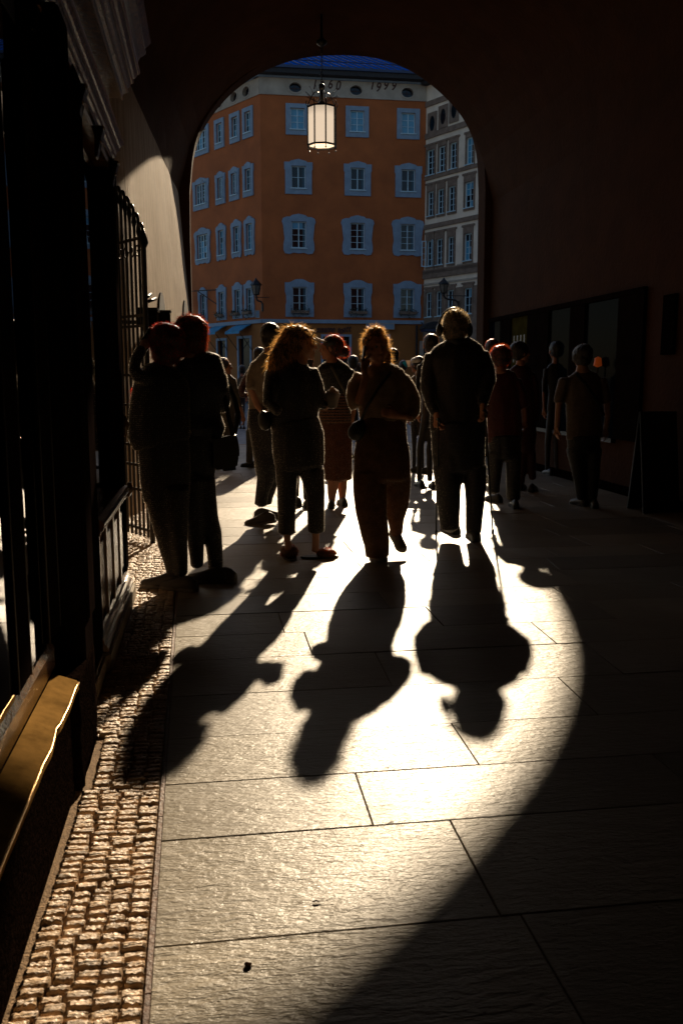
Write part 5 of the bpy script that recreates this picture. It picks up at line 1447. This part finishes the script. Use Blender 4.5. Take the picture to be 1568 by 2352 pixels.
D.hair('dark', [(622, 771, 22.5, 23, 0, .10)], n=900, length=.012, out=1, down=.1)
shoe(D.root, gp(604, 1205)+Vector((-.02, 0, 0)), R(-78), .29, 'trainer', pitch=R(-9)); shoe(D.root, gp(618, 1192), R(82), .29, 'trainer')

# ---- E: long haired woman with ice cream cup
E_ = Person('long-haired woman in right profile holding an ice cream cup, sunglasses on her hair', (700, 1284))
E_.garment('black_top', 'black_cloth', [T([(826, 664, 708), (838, 640, 722), (850, 618, 730), (880, 612, 736), (905, 614, 738), (935, 616, 732), (966, 618, 728), (985, 622, 740)], .5), [(716, 850, 15, .02), (727, 880, 15, .03), (730, 905, 14, .03), (733, 925, 11, .03), (748, 934, 8.5, .03)],
    [(628, 856, 17, .02), (622, 895, 16, .08), (618, 925, 14, .14), (640, 945, 11, .2)]], fold=.011)
E_.garment('cropped_trousers', 'black_cloth', [T([(965, 624, 732), (998, 624, 743), (1040, 628, 745), (1072, 634, 745)], .6),
    [(659, 1070, 26, 0, .9), (659, 1120, 22), (658, 1180, 20.5), (658, 1224, 20)], [(716, 1080, 29, 0, .9), (724, 1130, 22.5), (725, 1180, 20), (725, 1220, 19.5)]], fold=.005)
hwE = E_.pt(748, 934, .03)
E_.body(extra=[[(690, 812, 13), (690, 835, 17)], [(744, 934, 7, .03), (752, 931, 6.5, .03)], [(659, 1215, 9), (660, 1240, 8), (662, 1262, 8)], [(725, 1210, 9), (725, 1240, 8.5), (724, 1266, 8.5)],
    ], head=(691, 790, .238, R(78)), hands=[(hwE, E_.pt(762, 916, .03)-hwE, Vector((0, -1, 0)), dict(size=.17, curl=.8))])
E_.hair('blond', [(672, 778, 28, 30, 0, .10), (660, 800, 27, 34, 0, .09), (686, 770, 24, 18, 0, .09)], chains=[[(655, 800, 24, .03, .9), (645, 820, 24, .04, .8), (632, 838, 18, .05, .8), (620, 848, 9, .05, .8)]], n=4000, length=.065, out=.7, down=.7, wild=.45, fold=.01, width=.0012)
for (x, y, a) in ((664, 1276, R(-5)), (734, 1276, R(75))):      # fluffy slippers
    b = BM(); p = gp(x, y+6)
    if a > 0.5: ell(b, p+Vector((.05, 0, .035)), .075, .05, .038, 3); 
    else: ell(b, p+Vector((0, .0, .048)), .068, .085, .050, 3)
    b = remesh(b, .008, .006, 30, fz=1); b2 = b.copy(); o = obj('fluffy_slipper', b, M['fluffy_fleece'], E_.root, smooth=True)
    st = strands(E_.root, b2, HM['auburn'][0], 700, .022, 1, .1, .0014, .4, name='fluff'); b2.free(); st.parent = o
    b = BM(); ol = oval(0, 0, .14, .048, 22); m_ = Matrix.Translation(p) @ Matrix.Rotation(PI/2-a if a < .5 else 0, 4, 'Z')
    va = [b.verts.new(m_ @ Vector((x_, y_, .003))) for x_, y_ in ol]; vb = [b.verts.new(m_ @ Vector((x_, y_, .018))) for x_, y_ in ol]; b.faces.new(va); b.faces.new(vb[::-1])
    for i in range(22): b.faces.new((va[i], va[(i+1) % 22], vb[(i+1) % 22], vb[i]))
    obj('sole', b, M['leather'], o)
cup = thing('ice_cream_cup', 'pale paper ice cream cup with a pointed scoop in the long-haired womans hand', 'cup', E_.pt(762, 934, .03))
b = BM(); tube(b, [(E_.pt(762, 935, .03), .036), (E_.pt(763, 915, .03), .048), (E_.pt(764, 903, .03), .055)], 16); obj('paper_cup', b, M['sole'], cup, smooth=True)
b = BM(); tube(b, [(E_.pt(764, 904, .03), .05), (E_.pt(765, 899, .03), .042), (E_.pt(764, 893, .03), .018), (E_.pt(762, 889, .03), .004)], 12); b = remesh(b, .006, .008, 35, fz=1); obj('ice_cream', b, M['cream_blouse'], cup, smooth=True)
b = BM(); tube(b, [(E_.pt(741, 896, .03), .016, .004), (E_.pt(740, 906, .03), .02, .004), (E_.pt(752, 920, .03), .012, .004)], 8); obj('napkin', b, M['sole'], cup)
gl_ = thing('sunglasses', 'dark sunglasses pushed up on the hair of the long-haired woman', 'sunglasses', E_.pt(714, 772, 0))
for dy in (-.035, .035):
    b = BM(); c = E_.pt(716, 770, dy); tube(b, [(c+Vector((-.012, 0, -.02)), .004, .02), (c, .006, .03), (c+Vector((.012, 0, .02)), .004, .02)], 12); obj('lens', b, M['plastic'], gl_, smooth=True)
    b = BM(); rod(b, c+Vector((0, dy*.6, .01)), c+Vector((-.11, dy*.6, .0)), .003); obj('arm', b, M['plastic'], gl_)
b = BM(); rod(b, E_.pt(716, 770, -.02), E_.pt(716, 770, .02), .003); obj('bridge', b, M['plastic'], gl_)
pb = thing('hip_pouch', 'black pouch at the left hip of the long-haired woman', 'bag', E_.pt(608, 965, 0))
b = BM(); tube(b, [(E_.pt(601, 944, .03), .008, .03), (E_.pt(606, 952, .03), .045, .04), (E_.pt(609, 972, .03), .05, .045), (E_.pt(611, 985, .03), .03, .03)], 12); obj('pouch', b, M['leather'], pb, smooth=True)
b = BM(); tube(b, [(E_.pt(600, 942, .03), .004), (E_.pt(612, 938, .04), .004), (E_.pt(630, 933, .06), .004)], 6); obj('strap', b, M['leather'], pb)

# ---- F: woman with cap and bun, striped waist, long skirt
F_ = Person('woman in visor cap facing left with frizzy bun, black top and rust skirt', (762, 1163), vox=.012)
F_.garment('skirt', 'rust_skirt', [T([(955, 736, 806), (980, 732, 808), (1030, 738, 808), (1070, 742, 808), (1101, 743, 808)], .55)], fold=.012, fscale=5, fz=.12)
F_.garment('striped_hem', 'stripes', [T([(905, 734, 802), (930, 731, 805), (972, 732, 808)], .56)], fold=.004)
F_.garment('black_top', 'black_cloth', [T([(826, 748, 774), (834, 738, 788), (846, 722, 802), (875, 724, 808), (905, 730, 806)], .5), [(732, 850, 11), (722, 880, 11), (722, 905, 9)], [(800, 852, 12), (810, 885, 11), (812, 915, 9)]], fold=.010)
F_.body(skin='skin2', extra=[[(762, 818, 10), (762, 832, 14)], [(722, 905, 6), (728, 935, 5.5), (742, 948, 5)], [(812, 910, 6), (812, 945, 5.5), (808, 965, 5)], [(764, 1095, 14), (765, 1110, 14), (762, 1135, 10), (762, 1152, 7.5), (761, 1158, 7)], [(786, 1095, 12, -.1), (786, 1120, 11, -.1), (786, 1150, 7, -.1)]],
    head=(760, 800, .235, R(-75)), hands=[(F_.pt(742, 948), Vector((1, 0, -.2)), Vector((0, -1, 0)), dict(size=.15, curl=.8)), (F_.pt(808, 965), Vector((0, 0, -1)), Vector((1, 0, 0)), dict(size=.15, curl=.5))])
F_.hair('auburn', [(766, 794, 22, 25, 0, .095), (791, 808, 12, 12, 0, .05), (776, 808, 12, 12, 0, .06)], n=1400, length=.045, out=.7, down=.1, wild=.6, width=.0013)
cp = BM(); ell(cp, F_.pt(762, 788, 0), .093, .1, .078, 3); o = obj('cap', cp, M['black_cloth'], F_.root, smooth=True)
b = BM(); tube(b, [(F_.pt(748, 785, 0), .012, .075), (F_.pt(738, 782, 0), .008, .07), (F_.pt(728, 777, 0), .006, .045), (F_.pt(724, 774, 0), .004, .02)], 12); obj('brim', b, M['white_cap'], F_.root, smooth=True)
shoe(F_.root, gp(761, 1166), R(8), .24, 'leather', sole='leather'); shoe(F_.root, gp(786, 1160), R(-8), .24, 'leather', sole='leather')
strap([F_.pt(754, 834, .03), F_.pt(766, 850, .115), F_.pt(780, 878, .125), F_.pt(793, 903, .12), F_.pt(800, 925, .06)], .014, 'grey_linen', F_.root)

# ---- G: centre woman in blouse and wide trousers
G_ = Person('woman at centre in loose cream blouse and wide flowing trousers, hand raised to her ear', (875, 1286))
G_.garment('wide_trousers', 'brown_linen', [T([(962, 828, 934), (985, 822, 936), (1010, 815, 938), (1040, 809, 943), (1075, 809, 945), (1100, 810, 944)], .55),
    [(848, 1085, 39, .02, .8), (850, 1130, 39, .03, .8), (853, 1175, 37, .04, .8), (860, 1220, 35, .05, .8), (866, 1250, 32, .05, .8), (867, 1278, 29, .05, .8)], [(912, 1085, 34, -.03, .8), (911, 1120, 32, -.06, .8), (911, 1160, 28, -.10, .8), (908, 1195, 21, -.12, .8), (911, 1228, 14, -.14, .8)]], fold=.016, fscale=7, fz=.10)
G_.garment('blouse', 'cream_blouse', [T([(838, 842, 896), (846, 832, 908), (860, 822, 928), (885, 818, 940), (915, 820, 942), (945, 824, 940), (968, 826, 936), (974, 830, 930)], .5),
    [(828, 864, 16, 0), (816, 885, 17, .02), (812, 912, 17, .04), (816, 930, 15, .07), (824, 925, 10, .10)], [(922, 868, 18, 0), (936, 895, 20, .0), (945, 920, 20, .02), (948, 945, 17, .06), (940, 960, 12, .10)]], fold=.012, fscale=9)
hw = G_.pt(836, 848, .10); hw2 = G_.pt(915, 955, .16)
G_.body(skin='skin2', extra=[[(866, 828, 13), (866, 850, 18)], [(822, 925, 9, .10), (832, 895, 9, .12), (838, 868, 8, .11), (836, 848, 6.5, .10)], [(940, 960, 9, .10), (928, 955, 8, .15), (915, 955, 6.5, .16)],
    [(868, 1262, 11, .05), (870, 1275, 10, .05)], [(912, 1220, 8, -.14), (912, 1236, 7, -.14)]],
    head=(864, 800, .238, R(172)), hands=[(hw, G_.pt(840, 826, .06)-hw, Vector((-1, -.5, 0)), dict(size=.17, curl=.5)), (hw2, Vector((-1, -.2, .3)), Vector((0, -1, .3)), dict(size=.17, curl=.8, side=-1))])
G_.hair('blond', [(864, 790, 26, 30, -.03, .085), (862, 766, 21, 16, -.02, .07), (866, 806, 28, 30, -.06, .07)], chains=[[(888, 806, 9, -.05, .8), (890, 826, 8, -.04, .8), (897, 843, 6, -.03, .8)]], n=3200, length=.045, out=.8, down=.25, wild=.5, fold=.008, width=.0012)
shoe(G_.root, gp(868, 1284), R(172), .26, 'trainer'); shoe(G_.root, G_.pt(912, 1238, -.14)+Vector((0, 0, -.03)), R(170), .25, 'trainer', pitch=R(-25))
b = BM(); c = G_.pt(834, 818, .05); box(b, -.005, .005, -.035, .035, -.07, .07, Matrix.Translation(c) @ Matrix.Rotation(R(8), 4, 'Y')); prop('phone', 'black phone pressed to the ear of the woman in the cream blouse', 'phone', b, 'plastic')
gb2 = thing('crossbody_bag', 'dark slouchy crossbody bag on the left hip of the woman in the cream blouse', 'bag', G_.pt(818, 990, 0))
b = BM(); tube(b, [(G_.pt(832, 966, .10), .02, .03), (G_.pt(824, 980, .10), .055, .05), (G_.pt(815, 997, .1), .06, .05), (G_.pt(810, 1006, .1), .045, .035)], 14); b = remesh(b, .008, .006, 12); obj('pouch', b, M['leather'], gb2, smooth=True)
strap([G_.pt(826, 972, .10), G_.pt(845, 930, .15), G_.pt(870, 890, .15), G_.pt(895, 858, .11), G_.pt(900, 848, .03)], .010, 'leather', gb2)

# ---- H: old man with headphones and sticks
H_ = Person('tall grey-haired man with headphones walking away on two sticks', (1070, 1240))
H_.garment('dark_jacket', 'black_cloth', [T([(778, 1020, 1072), (786, 1004, 1090), (798, 988, 1108), (822, 978, 1120), (860, 978, 1122), (900, 984, 1118), (930, 986, 1116), (968, 984, 1120), (985, 985, 1120)], .5),
    [(992, 815, 17), (984, 850, 18, .0), (982, 890, 17, .05), (988, 925, 13, .10), (1000, 950, 11, .18)], [(1104, 812, 17), (1116, 845, 18), (1120, 875, 17, .05), (1114, 900, 14, .10), (1108, 930, 11, .18)]], fold=.010)
b = BM(); H_.chain(b, [(1026, 782, 6, .02), (1048, 786, 8, .08), (1074, 782, 7, .05), (1086, 784, 5, 0)]); b = remesh(b, .008, .004, 20); obj('collar', b, M['navy_jacket'], H_.root, smooth=True)
H_.garment('trousers', 'dark_denim', [T([(970, 986, 1118), (1010, 987, 1117), (1050, 990, 1116), (1078, 994, 1115)], .58),
    [(1026, 1070, 34, 0, .85), (1029, 1110, 32), (1029, 1150, 28), (1031, 1185, 25), (1034, 1214, 23)], [(1090, 1070, 27, .03, .95), (1091, 1110, 26, .04), (1091, 1150, 23, .05), (1088, 1185, 20, .05), (1087, 1222, 17, .05)]], fold=.008, fz=.5)
h1, h2 = H_.pt(1002, 958, .2), H_.pt(1108, 938, .2)
H_.body(extra=[[(1043, 765, 16), (1044, 785, 22)], [(1000, 948, 7, .18), (1002, 958, 6.5, .2)], [(1108, 928, 7, .18), (1108, 938, 6.5, .2)]], head=(1043, 752, .25, R(8)), hands=[(h1, Vector((.1, -.2, -1)), Vector((-1, 0, 0)), dict(size=.17, curl=1.2)), (h2, Vector((.1, -.2, -1)), Vector((1, 0, 0)), dict(size=.17, curl=1.2, side=-1))])
H_.hair('grey', [(1045, 746, 30, 34, 0, .105), (1044, 765, 28, 20, .03, .07)], n=3000, length=.032, out=1.0, down=.1, wild=.45, width=.0011)
hp = thing('headphones', 'black over-ear headphones worn by the tall grey-haired man', 'headphones', H_.pt(1043, 745, 0))
b = BM(); pts = []
for k in range(15):
    a = PI*k/14; pts.append((H_.pt(1043, 752, 0)+Vector((.128*math.cos(a), 0, .150*math.sin(a)*1.0)), .008, .016))
tube(b, pts, 8); obj('headband', b, M['plastic'], hp, smooth=True)
for sx_ in (-1, 1):
    b = BM(); ell(b, H_.pt(1043, 757, 0)+Vector((sx_*.122, 0, -.005)), .026, .045, .055, 3); obj('ear_cup', b, M['plastic'], hp, smooth=True)
shoe(H_.root, gp(1034, 1222), R(-8), .30, 'leather', sole='leather'); shoe(H_.root, gp(1087, 1238), R(6), .30, 'leather', sole='leather')
for (x, y, hpos, lb) in ((1001, 1227, h1, 'thin black walking stick in the left hand of the grey-haired man'), (1131, 1226, h2, 'thin black walking stick in the right hand of the grey-haired man')):
    g2 = gp(x, y); t = thing('walking_stick', lb, 'walking stick', g2, 'walking sticks of the grey-haired man')
    top = hpos+Vector((.0, -.06, -.03)); 
    b = BM(); tube(b, [(g2+Vector((0, 0, .02)), .007), (g2.lerp(top, .5), .008), (top, .009)], 8); obj('shaft', b, M['plastic'], t, smooth=True)
    b = BM(); tube(b, [(g2, .013), (g2+Vector((0, 0, .035)), .011)], 8); obj('ferrule', b, M['plastic'], t, smooth=True)
    b = BM(); tube(b, [(top+Vector((0, .07, .01)), .011), (top+Vector((0, 0, .015)), .013), (top+Vector((0, -.05, -.01)), .01)], 8); obj('handle', b, M['plastic'], t, smooth=True)

# ---- I: woman in red shirt, frizzy hair
I_ = Person('woman in dark red shirt with glowing frizzy hair following the grey-haired man', (1158, 1163), vox=.014)
I_.garment('red_shirt', 'red_shirt', [T([(852, 1136, 1166), (862, 1124, 1184), (885, 1118, 1192), (920, 1116, 1194), (970, 1114, 1200), (1014, 1116, 1202)], .5), [(1184, 874, 13), (1196, 905, 13), (1202, 935, 12)], [(1122, 874, 12), (1112, 905, 12), (1110, 935, 11)]], fold=.01)
I_.garment('trousers', 'black_cloth', [T([(1000, 1118, 1200), (1030, 1118, 1199), (1050, 1120, 1198)], .6), [(1137, 1040, 20), (1136, 1085, 16), (1133, 1130, 14)], [(1178, 1040, 21), (1178, 1090, 18), (1178, 1146, 17)]], fold=.011)
I_.body(skin='skin2', extra=[[(1148, 840, 10), (1150, 856, 14)], [(1202, 935, 7), (1204, 965, 6)], [(1110, 935, 7), (1108, 965, 6)]], head=(1148, 822, .235, R(-10)), hands=[(I_.pt(1204, 965), Vector((0, 0, -1)), Vector((1, 0, 0)), dict(size=.16, curl=.5)), (I_.pt(1108, 965), Vector((0, 0, -1)), Vector((-1, 0, 0)), dict(size=.16, curl=.5))])
I_.hair('auburn', [(1149, 818, 26, 26, 0, .105)], n=3000, length=.03, out=1.0, down=.05, wild=.6, width=.0013)
shoe(I_.root, gp(1133, 1152), R(-20), .26, 'leather', sole='leather'); shoe(I_.root, gp(1180, 1166), R(8), .26, 'leather', sole='leather')
# ---- J
J_ = Person('dim figure in maroon facing right behind the red shirted woman', (1215, 1128), vox=.018)
J_.garment('maroon_jacket', 'maroon_cloth', [T([(835, 1182, 1204), (846, 1168, 1220), (880, 1165, 1226), (940, 1168, 1230), (1000, 1176, 1232), (1030, 1180, 1230)], .55), [(1220, 860, 10), (1228, 900, 10), (1230, 940, 9), (1226, 970, 8)]], fold=.01)
J_.garment('trousers', 'maroon_cloth', [T([(1015, 1184, 1230), (1040, 1188, 1230)], .7), [(1216, 1040, 15), (1220, 1080, 11), (1222, 1100, 9)], [(1198, 1040, 14), (1196, 1090, 10), (1196, 1110, 9)]])
J_.body(extra=[[(1194, 828, 9), (1194, 840, 12)], [(1226, 970, 6), (1224, 985, 5)]], head=(1195, 810, .24, R(80)))
J_.hair('dark', [(1192, 806, 20, 21, 0, .10)], n=300, length=.02, width=.0018)
shoe(J_.root, gp(1222, 1128), R(30), .27, 'leather', sole='leather'); shoe(J_.root, gp(1197, 1124), R(30), .27, 'leather', sole='leather')
# ---- K
K_ = Person('shadowed man in beige T-shirt with a diagonal bag strap beside the right wall', (1347, 1163), vox=.014)
K_.garment('beige_tshirt', 'beige_tee', [T([(852, 1316, 1356), (862, 1300, 1374), (885, 1292, 1384), (920, 1294, 1384), (965, 1296, 1384), (1008, 1295, 1386)], .5), [(1296, 872, 14), (1288, 900, 13), (1283, 924, 12)], [(1378, 872, 14), (1388, 900, 13), (1392, 924, 12)]], fold=.011)
K_.garment('trousers', 'black_cloth', [T([(1000, 1298, 1382), (1035, 1300, 1380)], .6), [(1320, 1030, 21), (1326, 1070, 18), (1332, 1110, 14), (1334, 1145, 11)], [(1362, 1030, 21), (1360, 1070, 18), (1360, 1110, 15), (1358, 1150, 12)]])
K_.body(extra=[[(1336, 838, 12), (1336, 856, 17)], [(1283, 920, 8), (1280, 955, 7), (1278, 980, 6)], [(1392, 920, 8), (1394, 955, 7), (1390, 985, 6)]], head=(1336, 820, .24, 0), hands=[(K_.pt(1278, 980), Vector((0, 0, -1)), Vector((-1, 0, 0)), dict(size=.17, curl=.5)), (K_.pt(1390, 985), Vector((0, 0, -1)), Vector((1, 0, 0)), dict(size=.17, curl=.5))])
K_.hair('dark', [(1336, 816, 24, 26, 0, .10)], n=900, length=.02)
strap([K_.pt(1322, 858, .05), K_.pt(1342, 880, .11), K_.pt(1362, 908, .115), K_.pt(1378, 935, .10), K_.pt(1386, 955, .04)], .016, 'leather', K_.root)
shoe(K_.root, gp(1328, 1160), R(-12), .27, 'leather', sole='leather'); shoe(K_.root, gp(1360, 1165), R(10), .27, 'leather', sole='leather')

# ---- crowd between and beyond
def walker(label, foot, headc, hh, top, low, sh, col='brown', yaw=0, hips=None, group='people walking in the square beyond', vox=.018, skirt=False, n=300):
    """foot px, head centre px; sh: shoulder half width px"""
    p = Person(label, foot, group, vox=vox)
    fx_, fy_ = foot; hx, hy = headc; Hh = fy_-hy
    ys = hy+Hh*0.115; yh = hy+Hh*0.46; 
    p.garment('top', top, [T([(ys-Hh*.02, hx-sh*.4, hx+sh*.4), (ys, hx-sh*.8, hx+sh*.8), (ys+Hh*.06, hx-sh*.95, hx+sh*.95), (ys+Hh*.2, hx-sh*.75, hx+sh*.75), (yh, hx-sh*.85, hx+sh*.85), (yh+Hh*.03, hx-sh*.85, hx+sh*.85)], .55),
        [(hx-sh*.95, ys+Hh*.03, sh*.24), (hx-sh*1.12, ys+Hh*.14, sh*.22), (hx-sh*1.15, ys+Hh*.24, sh*.18, .05)], [(hx+sh*.95, ys+Hh*.03, sh*.24), (hx+sh*1.12, ys+Hh*.14, sh*.22), (hx+sh*1.15, ys+Hh*.24, sh*.18, .05)]], fold=.008)
    ya = fy_-Hh*.04
    if skirt: p.garment('skirt', low, [T([(yh-Hh*.02, hx-sh*.7, hx+sh*.7), (yh+Hh*.2, hx-sh*.95, hx+sh*.95), (yh+Hh*.3, hx-sh*1.0, hx+sh*1.0)], .6)], fold=.01)
    else: p.garment('trousers', low, [T([(yh-Hh*.02, hx-sh*.8, hx+sh*.8), (yh+Hh*.06, hx-sh*.8, hx+sh*.8)], .6), [(hx-sh*.4, yh+Hh*.05, sh*.42), (fx_-sh*.45, yh+Hh*.28, sh*.30), (fx_-sh*.5, ya, sh*.24)], [(hx+sh*.4, yh+Hh*.05, sh*.42), (fx_+sh*.40, yh+Hh*.28, sh*.30, .1), (fx_+sh*.45, ya, sh*.24, .15)]])
    legs = [[(fx_-sh*.4, yh+Hh*.2, sh*.25), (fx_-sh*.45, ya, sh*.16)], [(fx_+sh*.4, yh+Hh*.2, sh*.25), (fx_+sh*.45, ya, sh*.16)]] if skirt else []
    p.body(skin='skin2', extra=[[(hx, hy+Hh*.05, sh*.27), (hx, ys, sh*.35)], [(hx-sh*1.15, ys+Hh*.22, sh*.15, .05), (hx-sh*1.1, ys+Hh*.36, sh*.12, .1)], [(hx+sh*1.15, ys+Hh*.22, sh*.15, .05), (hx+sh*1.1, ys+Hh*.36, sh*.12, .1)]]+legs, head=(hx, hy, hh, yaw),
        hands=[(p.pt(hx+q*sh*1.1, ys+Hh*.36, .1), Vector((0, 0, -1)), Vector((q, 0, 0)), dict(size=.16, curl=.5)) for q in (-1, 1)], vox=.011)
    r_ = hh*.5/p.px()*.9
    p.hair(col, [(hx, hy-r_*.15, r_*.80, r_*.95, 0, .1)], n=n, length=.025, out=.8, down=.3, width=.0016)
    for q, o_ in ((-1, 0), (1, .15)): shoe(p.root, Vector((p.pt(fx_+q*sh*.45, fy_).x, p.Y-o_, 0)), yaw+R(5*q), .26, 'leather', sole='leather')
    return p
walker('dark-haired person walking just left of the headphone man', (975, 1118), (988, 792), .24, 'black_cloth', 'black_cloth', 26, 'dark', 0, n=800)
walker('person in beige top reading a turquoise leaflet between centre woman and tall man', (960, 1085), (958, 838), .22, 'beige_tee', 'black_cloth', 20, 'dark', R(-40), vox=.016)
walker('small dark-haired walker visible above the shoulder of the rust skirted woman', (812, 1052), (810, 834), .235, 'black_cloth', 'dark_denim', 16, 'dark', 0)
walker('walker with pale edged head just right of the bun of the centre woman', (902, 1070), (901, 820), .235, 'olive_cloth', 'dark_denim', 19, 'dark', 0)
walker('short walker in front of the leaflet reader', (925, 1030), (925, 842), .22, 'grey_linen', 'olive_trousers', 14, 'brown', 0)
walker('walker whose trouser legs show between the long-haired womans legs', (692, 1160), (700, 835), .23, 'black_cloth', 'black_cloth', 22, 'dark', 0, vox=.016)
walker('half hidden person with reddish hair behind the tall mans right shoulder', (1118, 1105), (1128, 802), .235, 'maroon_cloth', 'black_cloth', 20, 'auburn', 0, n=700)
walker('dark figure farther along the right display windows', (1268, 1090), (1275, 806), .24, 'black_cloth', 'black_cloth', 24, 'dark', 0)
walker('distant walker in the blue shade left of the pale shirted man', (556, 985), (556, 850), .24, 'olive_cloth', 'dark_denim', 9, 'dark', 0)
walker('distant pedestrian crossing the square between the rust skirt and the centre woman', (835, 1000), (826, 846), .24, 'maroon_cloth', 'black_cloth', 10, 'brown', R(90))
# leaflet and pale cap
pl = Person.__new__(Person); pl.Y = gp(960, 1085).y
lf = thing('leaflet', 'folded turquoise and white leaflet held up in the crowd', 'leaflet', pl.pt(935, 836, .3))
M['turq'] = mat('turquoise_print', (0.03, 0.30, 0.38), 0.6, coord='obj', trans=.3); M['paper'] = mat('white_paper', (0.6, 0.5, 0.42), 0.6, coord='obj', trans=.4)
for q, m_ in (([(923, 833), (931, 828), (936, 842), (932, 844)], 'turq'), ([(931, 827.5), (942, 827), (941, 843), (935, 843)], 'paper')):
    b = BM(); A_ = [b.verts.new(pl.pt(x, y, .30)) for x, y in q]; B_ = [b.verts.new(pl.pt(x, y, .303)) for x, y in q]
    b.faces.new(A_); b.faces.new(B_[::-1])
    for i in range(4): b.faces.new((A_[i], A_[(i+1) % 4], B_[(i+1) % 4], B_[i]))
    obj('fold', b, M[m_], lf)
hat = BM(); ell(hat, pl.pt(958, 829, 0), .095, .11, .055, 3); b = obj('sun_hat', hat, M['white_cap'], smooth=True); tag(b, 'white cloth sun hat on the leaflet reader in the crowd', 'hat')
